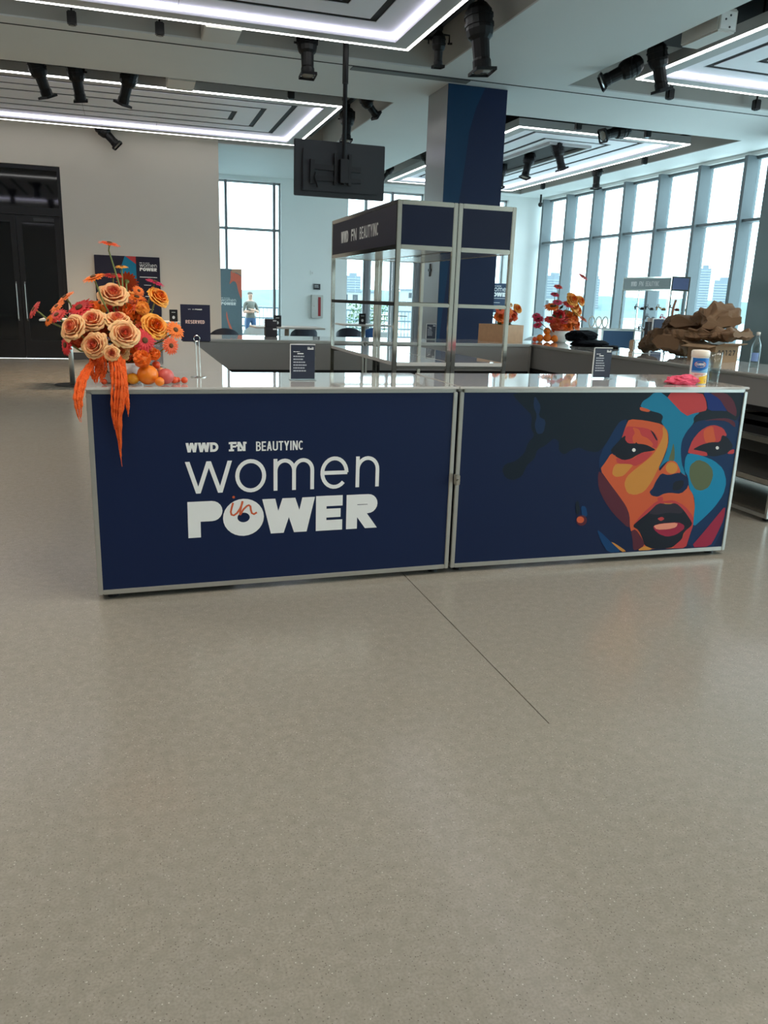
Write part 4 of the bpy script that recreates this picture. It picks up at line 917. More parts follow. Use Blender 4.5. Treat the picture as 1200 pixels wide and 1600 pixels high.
tassel([(-.03, 4.06, 1.2), (-.028, 4.02, 1.1), (-.022, 3.995, 1.0), (-.02, 3.99, .93)], 4, .01, 3)
tassel([(-.15, 4.2, 1.22), (-.155, 4.15, 1.15), (-.155, 4.12, 1.08)], 14, .05, 4)
tassel([(-.095, 4.12, 1.2), (-.09, 4.1, 1.13), (-.09, 4.09, 1.09)], 2, .006, 6)
fcol = dict(orange=(240, 128, 24), pinkish=(206, 92, 84), amber=(232, 156, 30), tomato=(222, 82, 36), peach=(240, 160, 110))
fl_lab = {'orange': 'orange', 'pinkish': 'peach', 'amber': 'lemon', 'tomato': 'kumquat', 'peach': 'apricot'}
FL = ['large orange beside the white vase', 'pinkish round fruit right of the large orange', 'amber fruit left of the large orange', 'tomato-red fruit right in front of the white vase', 'small red-orange fruit below the tassels', 'medium orange fruit in front of the pink one',
      'tiny red-orange fruit between two others under the pink one', 'left of two touching small fruits right of the pink one', 'right of two touching small fruits right of the pink one', 'small red-orange fruit lying apart at the right end', 'orange half hidden behind the central tassel', 'small red-orange fruit at the left near the counter corner', 'red-orange fruit resting on top of the large orange', 'little apricot-coloured fruit tucked under the orange pompon']
for i, (p, r, c) in enumerate(FRUITS):
    o = MB().sphere((0, 0, 0), r, 18, 11, (1, 1, .94 if c != 'amber' else .84)).build('fruit', mat('fruit_'+c, rgb(*fcol[c]), .38, var=.06, scale=90, bump=.12), None, True, p)
    MB().lathe([(r*.16, 0), (r*.05, r*.05), (r*.04, r*.08)], (0, 0, r*.92 if c != 'amber' else r*.82), n=7).build('stalk', green, o)
    tag(o, FL[i], 'fruit', 'fruits around the vase')
# second arrangement: white bowl on the corner counter
A1 = Vector((5.08, 9.0, T))
a1 = thing('flower_arrangement', 'orange flower arrangement in a white bowl on the back corner counter', 'flowers', A1)
MB().lathe([(.07, 0), (.12, .03), (.135, .14), (.125, .14), (.11, .05)], n=22).build('vase', mat('white_ceramic', rgb(232, 230, 224), .25), a1, smooth=True)
r2 = random.Random(11)
for i, (dx, dz, k, c, r) in enumerate(((-.08, .22, 'rose', 'coral', .07), (.08, .21, 'rose', 'orange', .08), (.17, .22, 'rose', 'orange', .07), (.0, .33, 'rose', 'scarlet', .07), (.1, .34, 'rose', 'orange', .07), (.2, .33, 'rose', 'orange', .065), (-.1, .36, 'rose', 'scarlet', .06), (.18, .48, 'rose', 'apricot', .07), (.26, .42, 'rose', 'apricot', .06), (.28, .24, 'rose', 'orange', .06), (.03, .5, 'gerbera', 'red', .07),
        (-.22, .46, 'gerbera', 'orange', .08), (-.25, .3, 'gerbera', 'red', .07), (-.36, .3, 'gerbera', 'magenta', .06), (-.42, .34, 'gerbera', 'magenta', .05), (-.46, .22, 'gerbera', 'magenta', .05), (-.1, .62, 'gerbera', 'magenta', .05), (-.06, .72, 'gerbera', 'red', .05), (.3, .86, 'gerbera', 'red', .06), (.36, .32, 'gerbera', 'rust', .06), (.1, .56, 'rose', 'apricot', .07), (-.18, .25, 'pompon', 'rust', .06), (.0, .2, 'pompon', 'orange', .06), (-.16, .52, 'gerbera', 'magenta', .055), (.24, .55, 'rose', 'apricot', .055))):
    n = (dx*1.5, -.7, .4+(.8 if k == 'gerbera' else 0)); flower(k, a1, (dx*.82, r2.uniform(-.12, .06), dz*.92), r*1.18, n, c, i, (dx*.3, 0, .12))
for i in range(16):
    q = Vector((r2.uniform(-.15, .15), r2.uniform(-.1, .1), r2.uniform(.14, .4))); d = Vector((r2.uniform(-1, 1), -.5, r2.uniform(-.2, .8))).normalized(); u, v, _ = MB().frame(d); l = .1
    MB().add([q, q+d*l*.5+u*.025, q+d*l, q+d*l*.5-u*.025, q+d*l*.5-v*.01], [(0, 1, 4), (1, 2, 4), (2, 3, 4), (3, 0, 4)]).build('leaf', leafm, a1)
for i, (x, y, z, r, c, lb) in enumerate(((4.9, 8.98, .05, .05, 'orange', 'orange in front of the white flower bowl, middle of the heap'), (4.82, 9.02, .045, .045, 'orange', 'orange at the left of the heap by the white bowl'), (4.98, 8.94, .045, .045, 'orange', 'orange at the right of the heap by the white bowl'), (4.9, 9.0, .13, .045, 'orange', 'orange on top of the heap by the white bowl'), (4.74, 9.0, .03, .03, 'tomato', 'small red fruit left of the heap by the white bowl'))):
    o = MB().sphere((0, 0, 0), r, 14, 9).build('fruit', mat('fruit_'+c, rgb(*fcol[c]), .38), None, True, (x, y, T+z)); MB().lathe([(r*.16, 0), (r*.05, r*.06)], (0, 0, r*.97), n=7).build('stalk', green, o); tag(o, lb, 'fruit', 'fruits by the white bowl')
# third: wooden planter, one corner towards the viewer
A2 = Vector((4.24, 8.92, T))
a2 = thing('planter_box', 'pale wooden planter box of small orange flowers on the back counter', 'flowers', A2, R(24))
wd = mat('planter_wood', rgb(202, 158, 118), .55, var=.1, scale=25); th = .012; L, Wd, Hh = .3, .44, .2
for nm, q in (('side_board', (-L/2, L/2, -Wd/2, -Wd/2+th)), ('side_board', (-L/2, L/2, Wd/2-th, Wd/2)), ('side_board', (-L/2, -L/2+th, -Wd/2+th, Wd/2-th)), ('side_board', (L/2-th, L/2, -Wd/2+th, Wd/2-th))): MB().box(q[0], q[1], q[2], q[3], 0, Hh).build(nm, wd, a2)
MB().box(-L/2+th, L/2-th, -Wd/2+th, Wd/2-th, 0, .012).build('base_board', wd, a2)
for i, (dx, dy, dz, k, c, r) in enumerate(((-.1, 0, .26, 'rose', 'orange', .055), (-.13, -.02, .34, 'gerbera', 'coral', .05), (-.02, -.03, .28, 'rose', 'coral', .05), (.04, 0, .33, 'gerbera', 'orange', .06), (.0, .02, .25, 'rose', 'orange', .05), (-.06, 0, .22, 'pompon', 'orange', .04), (.13, 0, .27, 'rose', 'coral', .05), (.17, .02, .3, 'gerbera', 'red', .05), (.2, .0, .36, 'rose', 'apricot', .05), (.12, .04, .4, 'gerbera', 'cream', .03), (.07, 0, .24, 'pompon', 'rust', .04))):
    flower(k, a2, (dx*1.05, dy-.06, dz+.03), r*1.15, (dx-.3, -.8, .5), c, i+3, (dx*.6, 0, .15))
for i in range(14):
    q = Vector((r2.uniform(-.12, .12), r2.uniform(-.07, .07), r2.uniform(.15, .26))); d = Vector((r2.uniform(-1, 1), r2.uniform(-1, .3), r2.uniform(-.6, .8))).normalized(); u, v, _ = MB().frame(d); l = .09
    MB().add([q, q+d*l*.5+u*.022, q+d*l, q+d*l*.5-u*.022, q+d*l*.5-v*.01], [(0, 1, 4), (1, 2, 4), (2, 3, 4), (3, 0, 4)]).build('leaf', leafm, a2)
# ================================================================ THINGS ON THE COUNTERS
def lines(x0, x1, z0, z1, rows, seed):
    rnd = random.Random(seed); out = []; h = (z1-z0)/rows
    for i in range(rows):
        z = z1-i*h; x = x0; xe = x0+(x1-x0)*rnd.uniform(.75, 1)
        while x < xe-.003: w = rnd.uniform(.006, .016); out.append(rect(x, min(x+w, xe), z-h*.42, z)); x += w+.002
    return out
card = mat('slate_navy_card', rgb(38, 45, 62), .4)
def menu(label, x, y, z, rz=0, w=.14, h=.195):
    t = thing('menu_stand', label, 'menu stand', (x, y, z), rz, 'menu cards in clear stands')
    MB().box(-w/2, w/2, -.004, .004, .004, h).build('acrylic_sheet', 'clear', t); MB().box(-w/2, w/2, -.035, .035, 0, .004).build('acrylic_base', 'clear', t)
    MB().box(-w/2, -w/2+.003, -.0045, .0045, .004, h).box(-w/2, w/2, -.0045, .0045, h-.004, h).build('bright_edge', 'white', t)
    c = MB().box(-w/2+.004, w/2-.004, -.0062, -.0042, .008, h-.005).build('menu_card', card, t)
    grey = mat('pale_print', rgb(170, 174, 182), .5)
    prnt('printed_lines', lines(-w*.38, w*.16, h*.2, h*.68, 6, 3), grey, c, -.0062, .0004)
    prnt('printed_lines', text2d('WOMEN', w*.18, w*.42, h*.895, h*.925, .2, .2)+[rect(w*.18, w*.42, h*.855, h*.885), rect(-w*.22, w*.02, h*.725, h*.752)]+lines(-w*.38, -w*.1, h*.76, h*.8, 1, 5), 'white', c, -.0062, .0004)
menu('menu card in a clear stand on the women in power counter', .905, 4.38, T)
menu('menu card in a clear stand on the counter with the painted face', 2.87, 4.52, T, 0, .13)
menu('small menu card on the back counter left of the planter box', 3.44, 9.15, T, 0, .12, .18)
# reserved sign on a wire stand
rs = thing('reserved_sign', 'dark navy reserved sign on a thin wire stand', 'sign', (.355, 4.52, T))
MB().box(-.085, .07, -.004, .0, .195, .385).build('sign_board', mat('sign_navy', rgb(24, 28, 54), .45), rs)
MB().box(-.078, .066, .003, .006, .19, .378).build('sign_back', 'black', rs)
prnt('lettering', text2d('RESERVED', -.06, .04, .286, .304, .2, .18), mat('rose_gold_print', rgb(226, 196, 186), .4), rs, -.004, .0005)
prnt('lettering', text2d('WOMEN', -.045, -.012, .358, .362, .2, .2), 'white', rs, -.004, .0005); prnt('lettering', text2d('POWER', -.008, .028, .357, .363, .3, .1), 'white', rs, -.004, .0005)
for dx in (-.006, .012): MB().tube([(dx, .001, .0), (dx-.002, .001, .12), (dx-.006, .001, .24)], .0016, 6).build('wire_leg', 'chrome', rs)
MB().tube([(-.004+.016*math.cos(a), -.006, .208+.016*math.sin(a)) for a in [2*PI*k/18 for k in range(19)]], .0014, 5).build('wire_clip', 'chrome', rs)
MB().tube([(.04*math.cos(a), .03*math.sin(a), .002) for a in [2*PI*k/24 for k in range(25)]], .002, 5).tube([(-.04, 0, .002), (.04, 0, .002)], .002, 5).build('wire_base', 'chrome', rs)
# disinfectant wipes canister with the wrap-around label
def wrapcyl(name, polys, r, m, parent, ang=-PI/2):
    b = MB()
    for p in polys:
        # split long edges so the label follows the round body
        q = []
        for i in range(len(p)):
            a0, a1 = p[i], p[(i+1) % len(p)]; k = max(1, int(abs(a1[0]-a0[0])/.01))
            for j in range(k): q.append((a0[0]+(a1[0]-a0[0])*j/k, a0[1]+(a1[1]-a0[1])*j/k))
        b.add([(r*math.cos(ang+x/r), r*math.sin(ang+x/r), z) for x, z in q], [tuple(range(len(q)))])
    return b.build(name, m, parent)
def bandgrid(x0, x1, z0f, z1f, n):     # strips of a band with curved edges
    out = []
    for i in range(n):
        a = x0+(x1-x0)*i/n; c = x0+(x1-x0)*(i+1)/n; out.append([(a, z0f(a)), (c, z0f(c)), (c, z1f(c)), (a, z1f(a))])
    return out
ca = thing('wipes_canister', 'white blue and yellow canister of cleaning wipes by the pink cloth', 'canister', (3.37, 4.22, T), R(-8))
r = .052
MB().lathe([(r-.003, 0), (r, .004), (r, .165)], n=32).build('canister_body', mat('canister_white', rgb(236, 232, 222), .3), ca, smooth=True)
MB().lathe([(r+.001, .165), (r+.003, .168), (r+.003, .198), (r-.004, .206), (.02, .208)], n=32).build('lid', mat('lid_cream', rgb(236, 226, 210), .35), ca, smooth=True)
lb = wrapcyl('label_blue', bandgrid(-.075, .085, lambda x: .072+.0*x, lambda x: .16, 26), r+.0006, mat('label_blue', rgb(24, 110, 190), .35), ca)
wrapcyl('label_pale_blue', bandgrid(-.075, .085, lambda x: .074, lambda x: .082+.35*(x+.02)*(x > -.02), 26), r+.0009, mat('label_pale_blue', rgb(128, 188, 224), .35), ca)
wrapcyl('label_red_oval', [ellipse(-.022, .122, .036, .021, 40)], r+.0012, mat('label_red', rgb(196, 40, 56), .35), ca)
wrapcyl('label_white_oval', [ellipse(-.022, .122, .033, .018, 40)], r+.0014, 'white', ca); wrapcyl('label_navy_oval', [ellipse(-.022, .122, .030, .015, 40)], r+.0016, mat('label_navy', rgb(40, 56, 130), .35), ca)
wrapcyl('lettering', text2d('CLOROX', -.047, .003, .115, .130, .24, .12), r+.0019, 'white', ca)
wrapcyl('label_yellow', bandgrid(-.022, .085, lambda x: .006, lambda x: .05+.25*x, 14), r+.0006, mat('label_yellow', rgb(240, 196, 40), .35), ca)
wrapcyl('label_lemon', [ellipse(.026, .024, .012, .012, 20)], r+.001, mat('label_lemon', rgb(200, 140, 20), .4), ca)
wrapcyl('label_lines', [rect(-.05, .02, .062, .065), rect(-.05, .0, .055, .058)], r+.0008, mat('label_red', rgb(196, 40, 56), .35), ca)
glm = glass_pane('drinking_glass', (.90, .94, .94), .1)
gl = MB().lathe([(.026, 0), (.031, .006), (.036, .1), (.037, .195), (.0345, .195), (.0335, .1), (.028, .014), (.004, .012)], n=28, cap=False).build('water_glass', glm, None, True, (3.47, 4.20, T)); gl.data.polygons.foreach_set('use_smooth', [True]*len(gl.data.polygons))
tag(gl, 'tall clear drinking glass beside the wipes canister', 'glass')
MB().lathe([(.0275, .015), (.0315, .08), (.003, .0805)], n=24).build('water', glass_pane('water_clear', (.86, .92, .93), .1), gl, True)
def crumple(name, label, cat, m, loc, size, seed, amp=.3, freq=2.2, flat=0, rz=0, sub=4, group=None, parent=None):
    """crumpled sheet material: a closed, folded surface resting on the counter"""
    bm = bmesh.new(); bmesh.ops.create_icosphere(bm, subdivisions=sub, radius=1)
    for v in bm.verts:
        p = v.co.copy(); s = Vector((seed*3.1, seed*1.7, seed*.9))
        f1 = noise.noise(p*freq+s); f2 = abs(noise.noise(p*freq*2.3+s*2)); f3 = abs(noise.noise(p*freq*5+s))
        q = p*(1+amp*f1-amp*.8*f2+amp*.35*f3)
        e = 2.6; l = (abs(p.x)**e+abs(p.y)**e+abs(p.z)**e)**(1/e); q = q/max(l, .2)
        if q.z < -.55: q.z = -.55-(q.z+.55)*-.05
        v.co = Vector((q.x*size[0], q.y*size[1], (q.z+.58)*size[2]))
    me = bpy.data.meshes.new(name); zmin = min(v.co.z for v in bm.verts)
    for v in bm.verts: v.co.z -= zmin
    bm.to_mesh(me); bm.free(); me.materials.append(m); o = bpy.data.objects.new(name, me); C.objects.link(o); o.location = loc; o.rotation_euler = (0, 0, rz)
    if parent is not None: o.parent = parent
    if label: tag(o, label, cat, group)
    return o
crumple('cleaning_cloth', 'crumpled pink cleaning cloth at the front edge of the counter', 'cloth', mat('pink_cloth', rgb(226, 88, 116), .85, var=.12, scale=40, bump=.4), (3.24, 4.19, T), (.105, .06, .036), 4, .42, 1.7)
blk = mat('black_cloth', rgb(7, 8, 14), .95, var=.2, scale=40, spec=.1)
crumple('folded_cloth', 'lower folded black cloth on the corner counter', 'cloth', blk, (5.08, 8.28, T), (.17, .30, .045), 7, .22, 1.2, sub=4, rz=R(-60), group='black cloths on the corner counter')
crumple('folded_cloth', 'upper folded black cloth heaped on the corner counter', 'cloth', blk, (5.02, 8.4, T+.05), (.14, .25, .075), 9, .25, 1.4, sub=4, rz=R(-60), group='black cloths on the corner counter')
crumple('folded_cloth', 'small black cloth end trailing right on the corner counter', 'cloth', blk, (5.1, 7.9, T), (.09, .14, .02), 12, .3, 1.4, sub=3, rz=R(-40), group='black cloths on the corner counter')
kraft = mat('kraft_paper', rgb(124, 96, 70), .8, var=.2, scale=9); kraft2 = mat('kraft_paper_dark', rgb(104, 80, 58), .8, var=.2, scale=9)
BG = 'brown paper bags piled on the right counter'
def bag(label, m, loc, size, rz, seed, tilt=0, nl=26, nc=34, cr=1.0, arch=0):
    """crumpled paper bag: flattened paper tube with sharp random creases, one end left open a little"""
    t = thing('paper_bag', label, 'paper bag', loc, rz, BG); b = MB(); Lx, Wy, Hz = size; rnd = random.Random(int(seed*10))
    W_ = [(Vector((rnd.uniform(-1, 1), rnd.uniform(-1, 1), rnd.uniform(-1, 1))).normalized(), f, rnd.random(), am) for f, am in ((5, .028), (8, .02), (11, .016), (15, .01), (22, .006))]
    tri = lambda x: abs((x % 1)-.5)*2-.5
    def P(u, a, k=1.0):
        c, s = math.cos(a), math.sin(a); e = .6; y = math.copysign(abs(c)**e, c); z = math.copysign(abs(s)**e, s)
        n1 = noise.noise((u*1.7+seed, y*1.2, z*1.2+seed)); pin = (1-.55*max(0, u-.5)*2)*(1-.3*max(0, .25-u)*4)
        q = Vector((Lx*(u-.5), Wy/2*y*k*(1+.3*n1), Hz/2*z*k*pin*(1+.5*n1)+tilt*(u-.5)+arch*(1-(2*u-1)**2)))
        dsp = sum(am*tri(q.dot(dr)*f+ph) for dr, f, ph, am in W_)*cr
        nrm = Vector((.25*(u-.5), y*.6, z)).normalized(); return q+nrm*dsp
    for i in range(nl+1):
        for j in range(nc): b.v.append(P(i/nl, 2*PI*j/nc))
    for i in range(nl):
        for j in range(nc): k = (j+1) % nc; b.f.append((i*nc+j, i*nc+k, (i+1)*nc+k, (i+1)*nc+j))
    b.f.append(tuple(nl*nc+j for j in range(nc)))
    zm = min(v[2] for v in b.v); b.v = [(x, y, z-zm) for x, y, z in b.v]
    o = b.build('bag_body', m, t)
    inn = MB(); ln = 5
    for i in range(ln):
        for j in range(nc): q = P(.0+i*.08, 2*PI*j/nc, .96-.03*i); inn.v.append((q[0], q[1], q[2]-zm))
    for i in range(ln-1):
        for j in range(nc): k = (j+1) % nc; inn.f.append((i*nc+j, i*nc+k, (i+1)*nc+k, (i+1)*nc+j))
    inn.f.append(tuple((ln-1)*nc+j for j in range(nc))); inn.build('bag_lining', kraft2, t)
    return t
bag('big rumpled brown paper bag on top of the pile', kraft, (5.22, 6.4, T+.24), (.46, .3, .2), R(-112), 3.3, .02, cr=1.5, arch=.06)
bag('flattened brown paper bag in the middle of the pile', kraft, (5.12, 6.42, T+.15), (.66, .36, .09), R(-80), 15.1, cr=1.2)
bag('dark folded paper bag at the back left of the pile', kraft2, (5.1, 6.72, T+.2), (.42, .28, .15), R(-120), 23.7, .05, cr=1.5)
bag('paper bag slumping down at the left end of the pile', kraft2, (5.0, 6.98, T), (.38, .15, .16), R(-105), 31.2, .14, cr=1.3)
bag('paper bag standing at the front of the pile', kraft, (5.0, 6.63, T), (.3, .26, .22), R(200), 37.9, cr=1.2)
bag('paper bag lying across the cardboard box', kraft, (5.14, 6.2, T+.155), (.48, .3, .1), R(-75), 44.4, cr=1.3)
hs = MB(); 
for k in range(8):
    a = k/7; hs.v += [(-.012+.02*a, -.05+.02*math.sin(a*3), a*.2), (.012+.02*a, .0+.02*math.sin(a*3), a*.2)]
for k in range(7): hs.f.append((2*k, 2*k+1, 2*k+3, 2*k+2))
o = hs.build('paper_strip', mat('twisted_paper', rgb(176, 128, 104), .8, var=.15), None, loc=(5.08, 6.86, T+.33)); sm = o.modifiers.new('t', 'SOLIDIFY'); sm.thickness = .012; tag(o, 'twisted strip of brown paper sticking up from the bag pile', 'paper strip')
bx = thing('cardboard_box', 'open brown cardboard box marked with black numbers under the bags', 'box', (5.06, 6.18, T), R(4))
kb = mat('cardboard', rgb(150, 122, 92), .8, var=.08, scale=20)
for q in ((-.13, .13, -.17, -.165), (-.13, .13, .165, .17), (-.13, -.125, -.165, .165), (.125, .13, -.165, .165)): MB().box(*q, 0, .14).build('box_side', kb, bx)
MB().box(-.125, .125, -.165, .165, 0, .005).build('box_bottom', kb, bx)
for sgn in (-1, 1): MB().add([(-.13, sgn*.17, .14), (.13, sgn*.17, .14), (.13, sgn*.27, .165), (-.13, sgn*.27, .165), (-.13, sgn*.17, .145), (.13, sgn*.17, .145), (.13, sgn*.27, .17), (-.13, sgn*.27, .17)], [(0, 1, 2, 3), (4, 5, 6, 7), (0, 1, 5, 4), (1, 2, 6, 5), (2, 3, 7, 6), (3, 0, 4, 7)]).build('box_flap', kb, bx)
MB().add([(-.13, -.17, .14), (-.13, .17, .14), (-.22, .17, .12), (-.22, -.17, .12), (-.13, -.17, .145), (-.13, .17, .145), (-.22, .17, .125), (-.22, -.17, .125)], [(0, 1, 2, 3), (4, 5, 6, 7), (0, 1, 5, 4), (1, 2, 6, 5), (2, 3, 7, 6), (3, 0, 4, 7)]).build('box_flap', kb, bx)
for i, chh in enumerate('00127'):
    tb = MB()
    for q in fit(chh, -.1+i*.042, -.1+i*.042+.03, .06, .105, .2): tb.add([(u, -.1706, v) for u, v in q], [tuple(range(len(q)))])
    tb.build('digit', mat('ink_brown', rgb(46, 36, 30), .7), bx)
bt = MB().lathe([(.034, 0), (.037, .006), (.037, .165), (.033, .19), (.018, .222), (.014, .236), (.014, .262), (.0125, .262), (.0125, .236), (.03, .19), (.034, .16), (.034, .01), (.002, .008)], n=26, cap=False).build('glass_bottle', glm, None, True, (4.93, 5.5, T))
tag(bt, 'clear glass water bottle standing on the right counter', 'bottle'); MB().lathe([(.016, .258), (.016, .284), (.003, .286)], n=16).build('bottle_cap', 'whitebox', bt, True)
wrapcyl('bottle_label', bandgrid(-.03, .03, lambda x: .05, lambda x: .12, 10), .0374, mat('bottle_label', rgb(120, 150, 200), .4), bt, -PI*.75)
# dark blue stand-up display on the right counter
ds = thing('display_card', 'dark blue stand-up display box on the right counter before the far tower', 'display', (5.55, 7.72, T))
simple = MB().bbox(-.09, .06, -.05, .05, 0, .33, .01).build('display_body', mat('navy_card', rgb(34, 46, 78), .45), ds)
MB().box(-.1, -.09, -.052, .052, 0, .34).box(-.09, .06, -.052, .052, .33, .34).build('white_edge', 'white', ds); MB().box(-.14, -.1, -.03, .03, 0, .3).build('side_card', 'basebd', ds)
# reduce: two stacked black boxes on the back counter, a bar caddy of glass rods
for i, (z, h, w, lb) in enumerate(((0, .105, .13, 'lower black box of a stack of two on the back counter'), (.106, .085, .125, 'upper black box of a stack of two on the back counter'))):
    o = MB().bbox(-w/2, w/2, -.06, .06, 0, h, .006).build('black_box', mat('black_card', rgb(44, 40, 46), .5), None, loc=(1.52, 9.12, T+z)); MB().box(w*.12, w*.42, -.0625, -.06, h*.72, h*.86).build('box_label', 'white', o); tag(o, lb, 'box', 'stacked black boxes')
cd = MB().bbox(-.07, .07, -.05, .05, 0, .11, .01).build('ice_bucket', 'steel', None, loc=(5.2, 7.55, T)); tag(cd, 'low steel tray between the black cloths and the display box', 'tray'); MB().box(-.055, .055, -.035, .035, .108, .112).build('tray_well', 'black', cd)
# black crate on the shelf of the right counter
ck = thing('storage_crate', 'black open crate on the shelf under the right counter', 'crate', (4.74, 4.95, .618))
for q in ((-.2, .2, -.16, -.15, 0, .14), (-.2, .2, .15, .16, 0, .14), (-.2, -.19, -.15, .15, 0, .06), (-.2, -.19, -.15, .15, .1, .14), (.19, .2, -.15, .15, 0, .14), (-.19, .19, -.15, .15, 0, .01)): MB().box(*q).build('crate_side', 'black', ck)
for i, y in enumerate((4.72, 4.76)):
    o = MB().lathe([(.02, 0), (.004, .004), (.004, .05), (.022, .07), (.026, .1), (.02, .12)], n=14, cap=False).build('stem_glass', glm, None, True, (4.6+i*.07, y, .862-.03)); tag(o, ['left small stem glass on the ledge under the right counter top', 'right small stem glass on the ledge under the right counter top'][i], 'glass', 'stem glasses under the right counter'); MB().cyl((0, 0, 0), (0, 0, .003), .024, 14).build('foot', glm, o)
lg = MB().box(4.52, 4.75, 4.66, 5.6, .815, .83).build('glass_ledge', 'steel'); tag(lg, 'narrow steel ledge under the right counter top', 'ledge'); MB().box(4.52, 4.53, 4.66, 5.6, .83, .845).build('ledge_lip', 'chrome', lg)
# ================================================================ POSTERS, TABLES, LOUNGE
def wip(panel, y, x0, x1, z1, thin=.11, heavy=.3):
    """stacked event title in three lines, each word its own print"""
    w = x1-x0; k = w/1.03; f = lambda a: x0+(a-.443)*k; g_ = lambda b: z1-(.797-b)*k
    prnt('lettering', text2d('WWD', f(.451), f(.612), g_(.748), g_(.796), .27, .02), 'white', panel, y); prnt('lettering', text2d('FN', f(.665), f(.753), g_(.748), g_(.796), .24, .1), 'white', panel, y); prnt('lettering', text2d('BEAUTYINC', f(.802), f(1.05), g_(.746), g_(.795), .15, .1, .72), 'white', panel, y)
    o = []
    for c, a, b in (('w', .445, .679), ('o', .694, .853), ('m', .892, 1.108), ('e', 1.142, 1.296), ('n', 1.337, 1.469)): o += fit(c, f(a), f(b), g_(.532), g_(.704), thin)
    prnt('lettering', o, 'white', panel, y); o = []
    for c, a, b in (('P', .451, .626), ('O', .628, .84), ('W', .832, 1.114), ('E', 1.12, 1.267), ('R', 1.289, 1.465)): o += fit(c, f(a), f(b), g_(.3), g_(.493), heavy)
    prnt('lettering', o, 'white', panel, y)
p1 = thing('event_poster', 'wide navy event poster on the white wall behind the big flowers', 'poster', (.05, YL-.06, 0))
pb = MB().bbox(-.68, .68, -.02, .02, .86, 2.24, .004).build('poster_board', 'navydk', p1)
prnt('poster_print', [[(-.05, 2.24), (.18, 2.24), (.18, 1.5), (.02, 1.55), (-.02, 1.75), (-.16, 1.9), (-.12, 2.05)]], mat('mural_teal', rgb(24, 124, 158), .45), pb, -.02); prnt('poster_print', [[(-.04, 2.24), (.18, 2.24), (.18, 2.08)]], mat('mural_red', rgb(188, 64, 66), .45), pb, -.022)
prnt('poster_print', [[(.0, 1.5), (.18, 1.45), (.18, 1.2), (-.1, 1.3), (-.15, 1.5)]], mat('mural_orange', rgb(205, 92, 56), .45), pb, -.022)
wip(pb, -.02, .25, .62, 2.12, .14, .34); prnt('printed_lines', lines(.25, .62, 1.78, 1.82, 1, 2)+lines(.33, .52, 1.62, 1.65, 1, 4)+[ellipse(.47, 1.5, .05, .05)]+lines(.35, .6, 1.38, 1.41, 1, 6)+lines(.35, .56, 1.1, 1.13, 1, 8), 'white', pb, -.02)
for x in (-.5, .5): MB().cyl((x, 0, 0), (x, 0, .86), .02, 8).build('stand_leg', 'black', p1); MB().box(x-.03, x+.03, -.04, .05, 0, .02).build('stand_foot', 'black', p1)
p2 = thing('roll_up_banner', 'tall slate blue event banner with orange swooshes by the left window', 'banner', (2.62, 22.0, 0))
pb = MB().box(-.285, .285, -.012, .012, .08, 2.15).build('banner_sheet', mat('slate_banner', rgb(108, 126, 134), .5), p2)
prnt('banner_print', [smooth_poly([(.0, 2.12), (.0, 1.9), (-.04, 1.75), (.06, 1.85), (.14, 1.82), (.2, 1.55), (.285, 1.35), (.285, 1.95), (.2, 2.02), (.1, 2.05)])], mat('banner_coral', rgb(228, 116, 92), .5), pb, -.012); prnt('banner_print', [[(.02, 2.15), (.285, 2.15), (.285, 1.98), (.15, 2.06), (.04, 2.05)]], mat('banner_tan', rgb(196, 150, 120), .5), pb, -.014)
prnt('banner_print', [smooth_poly([(-.12, 1.1), (-.08, .85), (.05, .55), (.22, .38), (.2, .3), (.05, .4), (-.06, .65), (-.14, .95)])], mat('banner_coral', rgb(228, 116, 92), .5), pb, -.012); wip(pb, -.012, -.265, .13, 1.42, .15, .34)
MB().bbox(-.3, .3, -.1, .1, 0, .08, .01).build('banner_base', 'alu', p2)
p3 = thing('event_poster', 'small navy event poster seen between the column and the steel tower', 'poster', (10.25, 21.9, 0))
pb = MB().bbox(-.38, .38, -.02, .02, 1.25, 2.06, .004).build('poster_board', mat('poster_navy', rgb(22, 50, 84), .45), p3); wip(pb, -.02, -.3, .34, 2.0, .15, .34); prnt('printed_lines', lines(-.2, .3, 1.62, 1.65, 1, 2)+lines(-.2, .12, 1.5, 1.53, 1, 3)+[ellipse(0, 1.38, .06, .06)], 'white', pb, -.02)
MB().cyl((0, .03, 0), (0, .03, 1.4), .02, 8).build('stand_pole', 'black', p3); MB().cyl((0, .03, 0), (0, .03, .02), .2, 16).build('stand_base', 'black', p3)
def hightop(label, x0, x1, y, z, poles):
    t = thing('high_table', label, 'table', ((x0+x1)/2, y, 0), 0, 'white high tables')
    a = (x1-x0)/2; MB().bbox(-a, a, -.38, .38, z-.03, z, .006).build('table_top', 'whitebox', t)
    for px in poles:
        MB().cyl((px-(x0+x1)/2, 0, .02), (px-(x0+x1)/2, 0, z-.03), .04, 16).build('pole', 'alu', t, True); MB().lathe([(.28, 0), (.28, .012), (.26, .02), (.05, .024)], (px-(x0+x1)/2, 0, 0), n=32).build('round_base', 'black', t)
hightop('white high table behind the big flower arrangement', -1.3, .82, 14.0, 1.05, (-.9, .4))
hightop('white high table behind the left back counter', 2.05, 3.25, 14.2, 1.0, (2.65,))
hightop('white high table seen through the steel display tower', 3.7, 4.6, 14.6, 1.06, (4.15,))
icon = 'white'
def tsign(label, x, y, z, w=.13, h=.19):
    t = thing('table_sign', label, 'sign', (x, y, z), 0, 'small black table signs'); c = MB().bbox(-w/2, w/2, -.006, .006, .0, h, .003).build('sign_card', 'black', t); MB().box(-.04, .04, -.05, .05, -.0, .006).build('sign_base', 'black', t)
    prnt('print', [ellipse(0, h*.35, .022, .026), rect(-.03, .03, h*.75, h*.8)], 'white', c, -.006)
